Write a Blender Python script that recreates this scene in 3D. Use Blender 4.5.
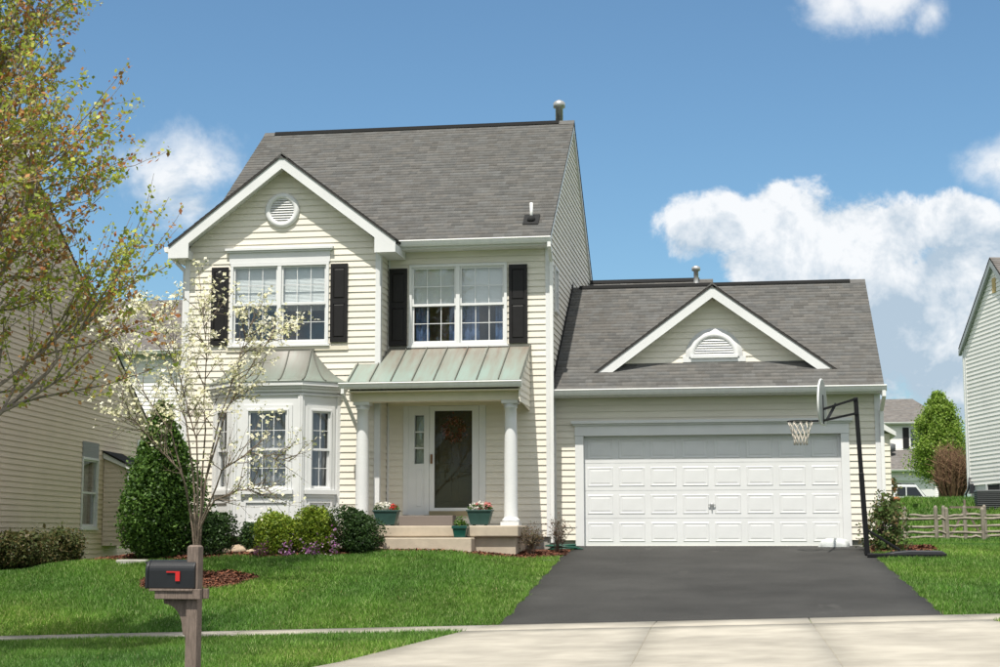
import bpy, math, random
import numpy as np
from math import sin, cos, tan, radians, pi, sqrt, atan2, asin
from mathutils import Vector, Matrix

scene = bpy.context.scene
for o in list(bpy.data.objects):
    bpy.data.objects.remove(o, do_unlink=True)
COL = scene.collection
random.seed(11)
RNG = np.random.default_rng(7)

# ------------------------------------------------------------------ camera
# world: X right along the house front, Y away from the street, Z up,
# origin at the bottom left corner of the garage door
F_PX, YAW, PITCH, ROLL = 1585.49, -0.15525, 0.1259, -0.00143
CAM = np.array([3.15688, -30.64769, 0.24659])
_f = np.array([sin(YAW)*cos(PITCH), cos(YAW)*cos(PITCH), sin(PITCH)])
_r0 = np.array([cos(YAW), -sin(YAW), 0.0]); _u0 = np.cross(_r0, _f)
_r = _r0*cos(ROLL)+_u0*sin(ROLL); _u = -_r0*sin(ROLL)+_u0*cos(ROLL)
cd = bpy.data.cameras.new('camera'); cam = bpy.data.objects.new('camera', cd); COL.objects.link(cam)
cd.sensor_width = 36.0; cd.lens = F_PX/1000.0*36.0; cd.clip_start = 0.1; cd.clip_end = 3000
cam.matrix_world = Matrix(((_r[0], _u[0], -_f[0], CAM[0]), (_r[1], _u[1], -_f[1], CAM[1]),
                           (_r[2], _u[2], -_f[2], CAM[2]), (0, 0, 0, 1)))
scene.camera = cam

# ------------------------------------------------------------------ sun, sky, exposure
SUN_EL, SUN_AZ = radians(63.5), radians(8.0)     # azimuth: to the left of the house front's normal
SUN = Vector((-sin(SUN_AZ)*cos(SUN_EL), -cos(SUN_AZ)*cos(SUN_EL), sin(SUN_EL)))
sd = bpy.data.lights.new('sun', 'SUN'); sd.energy = 3.75; sd.angle = radians(0.53); sd.color = (1.0, 0.95, 0.865)
so = bpy.data.objects.new('sun', sd); COL.objects.link(so)
so.rotation_euler = SUN.to_track_quat('Z', 'Y').to_euler(); so.location = (0, -20, 40)
scene.view_settings.view_transform = 'Standard'; scene.view_settings.look = 'None'
scene.view_settings.exposure = 0.68; scene.view_settings.gamma = 1.0
scene.view_settings.use_curve_mapping = False
SKY_STRENGTH = 0.088

def ray(px, py):
    return _f + _r*(px-500)/F_PX - _u*(py-333.5)/F_PX

world = bpy.data.worlds.new('World'); scene.world = world; world.use_nodes = True
def build_world():
    nt = world.node_tree; N = nt.nodes; L = nt.links; N.clear()
    out = N.new('ShaderNodeOutputWorld')
    sky = N.new('ShaderNodeTexSky'); sky.sky_type = 'NISHITA'; sky.sun_disc = False
    sky.sun_elevation = SUN_EL; sky.sun_rotation = pi+SUN_AZ
    sky.air_density = 1.0; sky.dust_density = 1.0; sky.ozone_density = 6.0; sky.altitude = 0
    bg = N.new('ShaderNodeBackground'); bg.inputs['Strength'].default_value = SKY_STRENGTH
    wb = N.new('ShaderNodeVectorMath'); wb.operation = 'MULTIPLY'; wb.inputs[1].default_value = (.88, 1.02, .97)   # white balance of the photograph's sky
    L.new(sky.outputs['Color'], wb.inputs[0]); L.new(wb.outputs[0], bg.inputs['Color'])
    tc = N.new('ShaderNodeTexCoord'); vec = tc.outputs['Generated']
    sep = N.new('ShaderNodeSeparateXYZ'); L.new(vec, sep.inputs[0])
    def M(op, a, b=None, c=None, clamp=False):
        n = N.new('ShaderNodeMath'); n.operation = op; n.use_clamp = clamp
        for i, x in enumerate((a, b, c)):
            if x is None: continue
            if isinstance(x, (int, float)): n.inputs[i].default_value = x
            else: L.new(x, n.inputs[i])
        return n.outputs[0]
    az = M('ARCTAN2', sep.outputs[0], sep.outputs[1]); el = M('ARCSINE', sep.outputs[2])
    blobs = []
    def px_blob(px, py, rx, ry, g=1.0):
        d = ray(px, py); d = d/np.linalg.norm(d)
        blobs.append((atan2(d[0], d[1]), asin(d[2]), rx/F_PX, ry/F_PX, g))
    for b in [(725, 228, 62, 42), (785, 215, 55, 42), (850, 250, 95, 55), (905, 230, 40, 34), (948, 226, 46, 34), (980, 240, 30, 34),
              (860, 310, 170, 70), (930, 345, 150, 75), (955, 285, 70, 48), (960, 262, 50, 30),
              (165, 186, 62, 44, .66), (205, 168, 48, 42, .66), (195, 208, 75, 30, .6), (10, 155, 30, 30, .72), (770, 262, 75, 34),
              (836, 2, 52, 36, .68), (880, -6, 80, 36, .68), (934, 14, 24, 30, .6), (1000, 165, 38, 26, .68), (1060, 250, 60, 50)]:
        px_blob(*b)
    cmb = N.new('ShaderNodeCombineXYZ'); L.new(az, cmb.inputs[0]); L.new(el, cmb.inputs[1])
    acc = wisp = None
    for a, e, ra, re, g in blobs:
        mp = N.new('ShaderNodeMapping'); mp.vector_type = 'POINT'
        sx, sy = 1/(2.2*ra), 1/(2.2*re)
        mp.inputs['Location'].default_value = (-a*sx, -e*sy, 0); mp.inputs['Scale'].default_value = (sx, sy, 1)
        L.new(cmb.outputs[0], mp.inputs[0])
        gr = N.new('ShaderNodeTexGradient'); gr.gradient_type = 'SPHERICAL'; L.new(mp.outputs[0], gr.inputs[0])
        v = gr.outputs['Fac'] if g >= 1 else M('MULTIPLY', gr.outputs['Fac'], .5+.5*g)
        if g < .7: wisp = v if wisp is None else M('MAXIMUM', wisp, v)
        else: acc = v if acc is None else M('MAXIMUM', acc, v)
    acc = M('SUBTRACT', M('MULTIPLY', acc, 2.2), 1.2); wisp = M('SUBTRACT', M('MULTIPLY', wisp, 2.2), 1.2)
    def noise(v, s, det, ro, dist=0.0):
        n = N.new('ShaderNodeTexNoise'); n.inputs['Scale'].default_value = s; n.inputs['Detail'].default_value = det
        n.inputs['Roughness'].default_value = ro; n.inputs['Distortion'].default_value = dist
        L.new(v, n.inputs['Vector']); return n.outputs['Fac']
    n0 = noise(vec, 3.2, 2, .5)               # denser cloud added all round outside the view, as white fill for the shade
    side = M('MULTIPLY', M('SUBTRACT', M('ABSOLUTE', M('ADD', az, .155)), .36), 8.0, clamp=True)
    rest = M('SUBTRACT', M('MULTIPLY', M('SUBTRACT', n0, .5), 6.0), -.75)
    acc = M('MAXIMUM', acc, M('SUBTRACT', rest, M('MULTIPLY', M('SUBTRACT', 1.0, side), 5.0)))
    n1 = noise(vec, 19, 8, .62, .2)
    off = N.new('ShaderNodeVectorMath'); off.operation = 'ADD'; off.inputs[1].default_value = (-.004, -.004, .018); L.new(vec, off.inputs[0])
    n2 = noise(off.outputs[0], 19, 5, .6, .2)
    dens = M('ADD', M('MULTIPLY', acc, 1.5), M('MULTIPLY', M('SUBTRACT', n1, .5), 2.7))
    mr = N.new('ShaderNodeMapRange'); mr.interpolation_type = 'SMOOTHSTEP'
    mr.inputs['From Min'].default_value = -.02; mr.inputs['From Max'].default_value = .46; L.new(dens, mr.inputs['Value'])
    m2 = N.new('ShaderNodeMapRange'); m2.interpolation_type = 'SMOOTHSTEP'; m2.inputs['From Min'].default_value = -.4; m2.inputs['From Max'].default_value = .95
    L.new(M('ADD', M('MULTIPLY', wisp, 1.3), M('MULTIPLY', M('SUBTRACT', n1, .5), 3.0)), m2.inputs['Value'])
    alpha = M('MAXIMUM', M('MULTIPLY', mr.outputs[0], .94), M('MULTIPLY', m2.outputs[0], .92))
    lit = M('ADD', .50, M('MULTIPLY', M('SUBTRACT', n1, n2), 3.2))
    lit = M('ADD', lit, M('MULTIPLY', M('SUBTRACT', el, .165), 7.0), clamp=True)
    ramp = N.new('ShaderNodeValToRGB'); L.new(lit, ramp.inputs[0])
    ramp.color_ramp.elements[0].position = .05; ramp.color_ramp.elements[0].color = (.34, .42, .50, 1)
    ramp.color_ramp.elements[1].position = .85; ramp.color_ramp.elements[1].color = (.70, .71, .72, 1)
    cb = N.new('ShaderNodeBackground'); cb.inputs['Strength'].default_value = 0.88; L.new(ramp.outputs[0], cb.inputs['Color'])
    mix = N.new('ShaderNodeMixShader'); L.new(alpha, mix.inputs[0]); L.new(bg.outputs[0], mix.inputs[1]); L.new(cb.outputs[0], mix.inputs[2])
    L.new(mix.outputs[0], out.inputs['Surface'])
build_world()

# ------------------------------------------------------------------ helpers: pixel -> place
def onY(px, py, Y):
    d = ray(px, py); return CAM + d*(Y-CAM[1])/d[1]
def lat_depth(lat, D):
    """camera-aligned ground coordinates -> world X, Y"""
    return (CAM[0]+sin(YAW)*D+cos(YAW)*lat, CAM[1]+cos(YAW)*D-sin(YAW)*lat)
def at_depth(px, py, D):
    d = ray(px, py); hd = d[0]*sin(YAW)+d[1]*cos(YAW); return CAM + d*D/hd
def sstep(a, b, x):
    t = np.clip((x-a)/(b-a), 0, 1); return t*t*(3-2*t)
def zs(X): return -.94 + .029*np.clip(X, -60, 40)
SW0, SW1, KERB = -10.0, -11.2, -17.5
def G(X, Y):
    X = np.asarray(X, float); Y = np.asarray(Y, float)
    base = np.interp(X, [-40, -12.5, -10, -8, -6, 0], [-.6, -.5, -.3, -.07, 0, 0])
    drive = np.interp(-Y, [0, 10], [0, 1])
    zd = 0 + (zs(X)-0)*drive
    t = np.clip((-Y-2.5)/7.5, 0, 1); t = t - .10*np.sin(t*2*pi)/(2*pi)*1.0
    zl = (-.05+base) + (zs(X)-(-.05+base))*t
    wl = sstep(-.25, -2.6, X)
    zf = zd*(1-wl)+zl*wl
    zf = np.where(Y < SW0, zs(X), zf)
    zf = np.where(Y < SW1, zs(X)-.10*np.clip((SW1-Y)/(SW1-KERB), 0, 1), zf)
    zf = np.where(Y < KERB, zs(X)-.25-.0*Y, zf)
    # behind the house fronts
    up = sstep(11.5, 20.5, Y+.12*(X-8))*(1.28-.14*sstep(22, 45, Y))
    up = up*sstep(-6, 3, X) + .25*sstep(12, 40, Y)*(1-sstep(-6, 3, X))
    zb = np.where(X < -.25, -.05+base, 0.0*X) + up
    z = np.where(Y > 0, zb, zf)
    far = sstep(120, 500, np.hypot(X, Y-10))
    return z + far*2.0*np.sin(X*.011)*np.cos(Y*.009)
def gz(x, y): return float(G(x, y))
def onG(px, py):
    d = ray(px, py); s = 8.0
    for _ in range(4000):
        p = CAM+d*s
        if p[2] <= gz(p[0], p[1]): break
        s += .02
    return Vector(CAM+d*s)

# ------------------------------------------------------------------ helpers: materials
def pmat(name, col, rough=.7, spec=.3, metal=0.0, var=0.0, vscale=6.0, bump=0.0, bscale=60.0, attr=None, trans=0.0, stain=0.0, coords='Object', stretch=None):
    m = bpy.data.materials.new(name); m.use_nodes = True
    nt = m.node_tree; N = nt.nodes; L = nt.links
    b = N['Principled BSDF']; b.inputs['Roughness'].default_value = rough; b.inputs['Metallic'].default_value = metal
    b.inputs['Specular IOR Level'].default_value = spec
    tc = N.new('ShaderNodeTexCoord'); v = tc.outputs[coords]
    if stretch:
        mp = N.new('ShaderNodeMapping'); mp.inputs['Scale'].default_value = stretch; L.new(v, mp.inputs[0]); v = mp.outputs[0]
    def noise(s, d=5, r=.55):
        n = N.new('ShaderNodeTexNoise'); n.inputs['Scale'].default_value = s; n.inputs['Detail'].default_value = d
        n.inputs['Roughness'].default_value = r; L.new(v, n.inputs['Vector']); return n.outputs['Fac']
    rgb = N.new('ShaderNodeRGB'); rgb.outputs[0].default_value = (*col, 1); c = rgb.outputs[0]
    if attr:
        a = N.new('ShaderNodeAttribute'); a.attribute_name = attr
        mx = N.new('ShaderNodeMix'); mx.data_type = 'RGBA'; mx.blend_type = 'MULTIPLY'; mx.inputs[0].default_value = 1
        L.new(c, mx.inputs[6]); L.new(a.outputs['Color'], mx.inputs[7]); c = mx.outputs[2]
    def mulnoise(c, s, amount, d=5):
        mr = N.new('ShaderNodeMapRange'); L.new(noise(s, d), mr.inputs['Value'])
        mr.inputs['From Min'].default_value = .3; mr.inputs['From Max'].default_value = .7
        mr.inputs['To Min'].default_value = 1-amount; mr.inputs['To Max'].default_value = 1+amount
        vm = N.new('ShaderNodeVectorMath'); vm.operation = 'SCALE'; L.new(c, vm.inputs[0]); L.new(mr.outputs[0], vm.inputs['Scale']); return vm.outputs[0]
    if var: c = mulnoise(c, vscale, var)
    if stain: c = mulnoise(c, .7, stain, 3)
    L.new(c, b.inputs['Base Color'])
    if bump:
        bp = N.new('ShaderNodeBump'); bp.inputs['Strength'].default_value = min(1, bump); bp.inputs['Distance'].default_value = .01
        L.new(noise(bscale, 6, .6), bp.inputs['Height']); L.new(bp.outputs[0], b.inputs['Normal'])
    if trans:
        t = N.new('ShaderNodeBsdfTranslucent'); L.new(c, t.inputs['Color'])
        mx = N.new('ShaderNodeMixShader'); mx.inputs[0].default_value = trans
        L.new(b.outputs[0], mx.inputs[1]); L.new(t.outputs[0], mx.inputs[2]); L.new(mx.outputs[0], N['Material Output'].inputs['Surface'])
    return m

def glass_mat(name, tint=(.80, .86, .88), refl=1.0):
    m = bpy.data.materials.new(name); m.use_nodes = True
    nt = m.node_tree; N = nt.nodes; L = nt.links; N.remove(N['Principled BSDF'])
    tr = N.new('ShaderNodeBsdfTransparent'); tr.inputs[0].default_value = (*tint, 1)
    gl = N.new('ShaderNodeBsdfGlossy'); gl.inputs['Roughness'].default_value = .015; gl.inputs[0].default_value = (.95, .97, 1, 1)
    tc = N.new('ShaderNodeTexCoord'); no = N.new('ShaderNodeTexNoise'); no.inputs['Scale'].default_value = 1.3; no.inputs['Detail'].default_value = 1
    bp = N.new('ShaderNodeBump'); bp.inputs['Strength'].default_value = .12; bp.inputs['Distance'].default_value = .02
    L.new(tc.outputs['Object'], no.inputs['Vector']); L.new(no.outputs['Fac'], bp.inputs['Height']); L.new(bp.outputs[0], gl.inputs['Normal'])
    ge = N.new('ShaderNodeNewGeometry'); dt = N.new('ShaderNodeVectorMath'); dt.operation = 'DOT_PRODUCT'; L.new(ge.outputs['Incoming'], dt.inputs[0]); L.new(ge.outputs['Normal'], dt.inputs[1])
    def M(op, a, b=None, clamp=False):
        n = N.new('ShaderNodeMath'); n.operation = op; n.use_clamp = clamp
        for i, x in enumerate((a, b)):
            if x is None: continue
            if isinstance(x, (int, float)): n.inputs[i].default_value = x
            else: L.new(x, n.inputs[i])
        return n.outputs[0]
    sch = M('ADD', .045, M('MULTIPLY', .955, M('POWER', M('SUBTRACT', 1.0, M('ABSOLUTE', dt.outputs['Value'])), 5.0)))   # Schlick reflectance, the same from both sides of the pane
    mu = N.new('ShaderNodeMath'); mu.operation = 'MULTIPLY'; mu.inputs[1].default_value = 1.4*refl; mu.use_clamp = True; L.new(sch, mu.inputs[0])
    mx = N.new('ShaderNodeMixShader'); L.new(mu.outputs[0], mx.inputs[0]); L.new(tr.outputs[0], mx.inputs[1]); L.new(gl.outputs[0], mx.inputs[2])
    L.new(mx.outputs[0], N['Material Output'].inputs['Surface'])
    return m

MT = {}
MT['siding'] = pmat('cream_vinyl_siding', (.735, .69, .595), .55, .3, var=.04, vscale=1.2, bump=.12, bscale=30, stretch=(1, 1, 6), stain=.04)
def board_random(m, amt):
    nt = m.node_tree; N = nt.nodes; L = nt.links; b = N['Principled BSDF']; src = b.inputs['Base Color'].links[0].from_socket
    oi = N.new('ShaderNodeObjectInfo'); r = N.new('ShaderNodeMapRange'); r.inputs['To Min'].default_value = 1-amt; r.inputs['To Max'].default_value = 1+amt; L.new(oi.outputs['Random'], r.inputs['Value'])
    v = N.new('ShaderNodeVectorMath'); v.operation = 'SCALE'; L.new(src, v.inputs[0]); L.new(r.outputs[0], v.inputs['Scale']); L.new(v.outputs[0], b.inputs['Base Color'])
board_random(MT['siding'], .025)
MT['siding_taupe'] = pmat('taupe_vinyl_siding', (.70, .585, .46), .6, .25, var=.05, vscale=1.0, stain=.05)
MT['siding_white'] = pmat('white_vinyl_siding', (.82, .80, .765), .55, .3, var=.04, vscale=1.0, stain=.04)
MT['siding_blush'] = pmat('blush_vinyl_siding', (.70, .60, .49), .55, .3, var=.04, vscale=1.0)
MT['white'] = pmat('white_painted_trim', (.68, .685, .68), .4, .35, var=.035, vscale=2.5, stain=.03)
MT['cream_trim'] = pmat('cream_painted_trim', (.70, .65, .53), .5, .3, var=.05, vscale=3)
MT['gutter'] = pmat('white_aluminium_gutter', (.74, .74, .72), .35, .45, var=.05, vscale=3, stretch=(4, 4, .6))
MT['shingle'] = pmat('grey_asphalt_shingle', (.116, .114, .109), .92, .15, attr='col', var=.12, vscale=9, bump=.6, bscale=120)
MT['shingle_far'] = pmat('grey_asphalt_shingle_weathered', (.155, .145, .138), .92, .15, attr='col', var=.08, vscale=4)
MT['roof_edge'] = pmat('shingle_edge', (.05, .048, .046), .9, .1)
MT['ridge'] = pmat('dark_ridge_vent', (.02, .02, .02), .9, .1)
MT['shutter'] = pmat('black_painted_shutter', (.014, .013, .013), .5, .25, var=.1)
MT['glass'] = glass_mat('window_glass', (.965, .98, .98), .9)
MT['glass_dark'] = glass_mat('storm_door_glass', (.92, .92, .88), .22)
MT['blind'] = pmat('white_blind_slats', (.80, .82, .82), .6, .2)
MT['curtain_grey'] = pmat('grey_sheer_curtain', (.42, .43, .45), .9, .1, trans=.3)
MT['curtain_blue'] = pmat('blue_print_curtain', (.10, .16, .30), .9, .1, var=.5, vscale=9, trans=.2)
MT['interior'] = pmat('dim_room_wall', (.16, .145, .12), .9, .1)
MT['door'] = pmat('dark_olive_door', (.050, .043, .024), .5, .3, var=.1)
MT['concrete'] = pmat('pale_weathered_concrete', (.350, .325, .275), .9, .15, var=.13, vscale=2.2, bump=.4, bscale=160, stain=.16)
MT['concrete_step'] = pmat('buff_concrete_step', (.45, .385, .30), .9, .15, var=.12, vscale=4, bump=.4, bscale=90, stain=.15)
MT['foundation'] = pmat('grey_foundation_concrete', (.34, .33, .30), .9, .15, var=.12, vscale=4, bump=.3)
MT['asphalt'] = pmat('driveway_asphalt', (.042, .0415, .039), .85, .25, var=.12, vscale=26, bump=.7, bscale=230, stain=.28)
MT['road'] = pmat('street_asphalt', (.075, .075, .075), .9, .2, var=.15, vscale=20, bump=.7, bscale=200, stain=.2)
MT['black_metal'] = pmat('black_powder_coat', (.006, .006, .007), .5, .25)
MT['mailbox'] = pmat('black_plastic_mailbox', (.016, .017, .019), .38, .4, var=.1, vscale=12, bump=.12, bscale=300)
MT['red'] = pmat('red_flag_plastic', (.52, .022, .02), .4, .4)
MT['postwood'] = pmat('weathered_grey_wood', (.185, .145, .12), .85, .15, var=.28, vscale=14, bump=.6, bscale=40, stretch=(6, 6, .7))
MT['railwood'] = pmat('split_rail_wood', (.24, .215, .175), .9, .1, var=.3, vscale=6, bump=.6, bscale=40)
MT['grey_plastic'] = pmat('dark_grey_plastic', (.024, .025, .03), .45, .4)
MT['board'] = pmat('grey_backboard', (.42, .42, .42), .35, .4)
MT['net'] = pmat('off_white_net_cord', (.68, .62, .54), .9, .1)
MT['teal'] = pmat('dark_teal_planter', (.026, .064, .055), .45, .4, var=.15)
MT['teal2'] = pmat('glazed_green_pot', (.010, .065, .052), .25, .5, var=.2)
MT['hose'] = pmat('green_rubber_hose', (.012, .075, .05), .4, .4)
MT['bag'] = pmat('white_plastic_bag', (.70, .73, .71), .3, .5, trans=.25, bump=.8, bscale=25)
MT['galv'] = pmat('galvanised_pipe', (.42, .42, .41), .4, .5, metal=.6, var=.15)
MT['boot'] = pmat('black_pipe_boot', (.02, .02, .02), .8, .2)
MT['pvc'] = pmat('white_pvc_pipe', (.75, .75, .73), .4, .4)
MT['bark'] = pmat('grey_brown_bark', (.17, .135, .105), .95, .1, var=.3, vscale=20, bump=.8, bscale=50)
MT['bark_pale'] = pmat('pale_maple_bark', (.26, .22, .18), .95, .1, var=.3, vscale=20, bump=.7, bscale=50)
MT['twig'] = pmat('bare_brown_twig', (.22, .14, .085), .95, .1, attr='col')
MT['leaf'] = pmat('leaf', (1, 1, 1), .5, .3, attr='col', trans=.35)
MT['leaf_thin'] = pmat('thin_spring_leaf', (1, 1, 1), .5, .3, attr='col', trans=.45)
MT['petal'] = pmat('petal', (1, 1, 1), .6, .2, attr='col', trans=.3)
MT['grass_blade'] = pmat('grass_blade', (1, 1, 1), .6, .25, attr='col', trans=.3)
MT['mulch'] = pmat('brown_bark_mulch', (.11, .055, .038), .95, .1, attr='col')
MT['stone'] = pmat('tan_fieldstone', (.42, .33, .24), .9, .15, var=.3, vscale=8, bump=.8, bscale=30)
MT['ac'] = pmat('grey_painted_steel', (.10, .105, .11), .5, .4)
MT['carpaint'] = pmat('white_car_paint', (.72, .73, .73), .25, .5)
MT['carglass'] = pmat('dark_car_glass', (.02, .022, .025), .06, .6)
MT['tyre'] = pmat('black_tyre_rubber', (.015, .015, .015), .8, .2)
MT['rim'] = pmat('steel_rim', (.4, .4, .42), .35, .5, metal=.7)
MT['terracotta'] = pmat('terracotta', (.42, .17, .09), .85, .15, var=.2)
MT['soil'] = pmat('dark_soil', (.035, .025, .018), .95, .1)
MT['vent_tan'] = pmat('tan_louvre', (.52, .38, .18), .7, .2)
MT['wreath'] = pmat('wreath_berries', (1, 1, 1), .7, .2, attr='col')

def patina_mat():
    m = bpy.data.materials.new('patinated_copper'); m.use_nodes = True
    nt = m.node_tree; N = nt.nodes; L = nt.links; b = N['Principled BSDF']
    b.inputs['Roughness'].default_value = .45; b.inputs['Specular IOR Level'].default_value = .5
    tc = N.new('ShaderNodeTexCoord'); mp = N.new('ShaderNodeMapping'); mp.inputs['Scale'].default_value = (5, .7, .7); L.new(tc.outputs['Object'], mp.inputs[0])
    n = N.new('ShaderNodeTexNoise'); n.inputs['Scale'].default_value = 1.6; n.inputs['Detail'].default_value = 6; n.inputs['Roughness'].default_value = .6; L.new(mp.outputs[0], n.inputs['Vector'])
    sp = N.new('ShaderNodeSeparateXYZ'); L.new(tc.outputs['Object'], sp.inputs[0])
    mr = N.new('ShaderNodeMapRange'); mr.inputs['From Min'].default_value = 3.2; mr.inputs['From Max'].default_value = 3.85
    mr.inputs['To Min'].default_value = -.06; mr.inputs['To Max'].default_value = .34; L.new(sp.outputs[2], mr.inputs['Value'])
    ad = N.new('ShaderNodeMath'); ad.operation = 'ADD'; L.new(n.outputs['Fac'], ad.inputs[0]); L.new(mr.outputs[0], ad.inputs[1])
    rp = N.new('ShaderNodeValToRGB'); L.new(ad.outputs[0], rp.inputs[0]); e = rp.color_ramp.elements
    e[0].position = .34; e[0].color = (.225, .290, .255, 1); e[1].position = 1.0; e[1].color = (.17, .125, .095, 1)
    x = e.new(.66); x.color = (.215, .225, .190, 1)
    L.new(rp.outputs[0], b.inputs['Base Color'])
    return m
MT['patina'] = patina_mat()
def asphalt_wear(m):
    nt = m.node_tree; N = nt.nodes; L = nt.links; b = N['Principled BSDF']; src = b.inputs['Base Color'].links[0].from_socket
    tc = N.new('ShaderNodeTexCoord')
    def layer(src, scale, st, lo, hi, col, fac):
        mp = N.new('ShaderNodeMapping'); mp.inputs['Scale'].default_value = st; L.new(tc.outputs['Object'], mp.inputs[0])
        n = N.new('ShaderNodeTexNoise'); n.inputs['Scale'].default_value = scale; n.inputs['Detail'].default_value = 7; n.inputs['Roughness'].default_value = .65; L.new(mp.outputs[0], n.inputs['Vector'])
        r = N.new('ShaderNodeMapRange'); r.inputs['From Min'].default_value = lo; r.inputs['From Max'].default_value = hi; r.inputs['To Max'].default_value = fac; L.new(n.outputs['Fac'], r.inputs['Value'])
        mx = N.new('ShaderNodeMix'); mx.data_type = 'RGBA'; L.new(r.outputs[0], mx.inputs[0]); L.new(src, mx.inputs[6]); mx.inputs[7].default_value = (*col, 1); return mx.outputs[2]
    c = layer(src, 1.1, (1, .5, 1), .63, .78, (.13, .125, .115), .55)      # dusty scuffs
    c = layer(c, 2.3, (1, 1, 1), .66, .74, (.018, .018, .018), .6)         # oil drips
    c = layer(c, 170, (1, 1, 1), .60, .75, (.16, .155, .145), .5)          # pale aggregate
    L.new(c, b.inputs['Base Color'])
asphalt_wear(MT['asphalt'])
MT['patina_dark'] = MT['patina'].copy(); MT['patina_dark'].name = 'bronze_patina'
for n_ in MT['patina_dark'].node_tree.nodes:
    if n_.type == 'VALTORGB':
        for e_, c_ in zip(n_.color_ramp.elements, ((.165, .195, .165), (.150, .150, .125), (.115, .088, .068))): e_.color = (*c_, 1)
MT['patina_seam'] = pmat('dark_copper_seam', (.12, .12, .10), .5, .4, var=.2, vscale=5)

def ground_mat():
    m = bpy.data.materials.new('lawn_ground'); m.use_nodes = True
    nt = m.node_tree; N = nt.nodes; L = nt.links; b = N['Principled BSDF']; b.inputs['Roughness'].default_value = .95; b.inputs['Specular IOR Level'].default_value = .1
    tc = N.new('ShaderNodeTexCoord')
    def noise(s, d=6):
        n = N.new('ShaderNodeTexNoise'); n.inputs['Scale'].default_value = s; n.inputs['Detail'].default_value = d; L.new(tc.outputs['Object'], n.inputs['Vector']); return n.outputs['Fac']
    rp = N.new('ShaderNodeValToRGB'); L.new(noise(.9), rp.inputs[0]); e = rp.color_ramp.elements
    e[0].position = .3; e[0].color = (.045, .100, .014, 1); e[1].position = .72; e[1].color = (.080, .150, .024, 1)
    n2 = noise(55, 4); mr = N.new('ShaderNodeMapRange'); L.new(n2, mr.inputs['Value']); mr.inputs['To Min'].default_value = .45; mr.inputs['To Max'].default_value = 1.5
    vm = N.new('ShaderNodeVectorMath'); vm.operation = 'SCALE'; L.new(rp.outputs[0], vm.inputs[0]); L.new(mr.outputs[0], vm.inputs['Scale']); L.new(vm.outputs[0], b.inputs['Base Color'])
    bp = N.new('ShaderNodeBump'); bp.inputs['Strength'].default_value = .9; bp.inputs['Distance'].default_value = .04; L.new(noise(38, 4), bp.inputs['Height']); L.new(bp.outputs[0], b.inputs['Normal'])
    return m
MT['ground'] = ground_mat()

# ------------------------------------------------------------------ helpers: meshes
def mesh_arrays(name, V, Fc, cols=None, mats=(), smooth=False):
    """V: Nx3, Fc: MxK faces with the same number of corners, cols: per-face rgb"""
    V = np.asarray(V, np.float32); Fc = np.asarray(Fc, np.int32); k = Fc.shape[1]; M = len(Fc)
    me = bpy.data.meshes.new(name); me.vertices.add(len(V)); me.vertices.foreach_set('co', V.ravel())
    me.loops.add(M*k); me.loops.foreach_set('vertex_index', Fc.ravel())
    me.polygons.add(M); me.polygons.foreach_set('loop_start', np.arange(0, M*k, k, dtype=np.int32))
    try: me.polygons.foreach_set('loop_total', np.full(M, k, np.int32))
    except Exception: pass
    if cols is not None:
        a = me.color_attributes.new('col', 'FLOAT_COLOR', 'CORNER')
        c = np.ones((M, k, 4), np.float32); c[:, :, :3] = np.asarray(cols, np.float32)[:, None, :]
        a.data.foreach_set('color', c.ravel())
    me.update(calc_edges=True)
    if smooth: me.polygons.foreach_set('use_smooth', np.ones(M, bool))
    for m in mats: me.materials.append(m)
    return me

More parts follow.
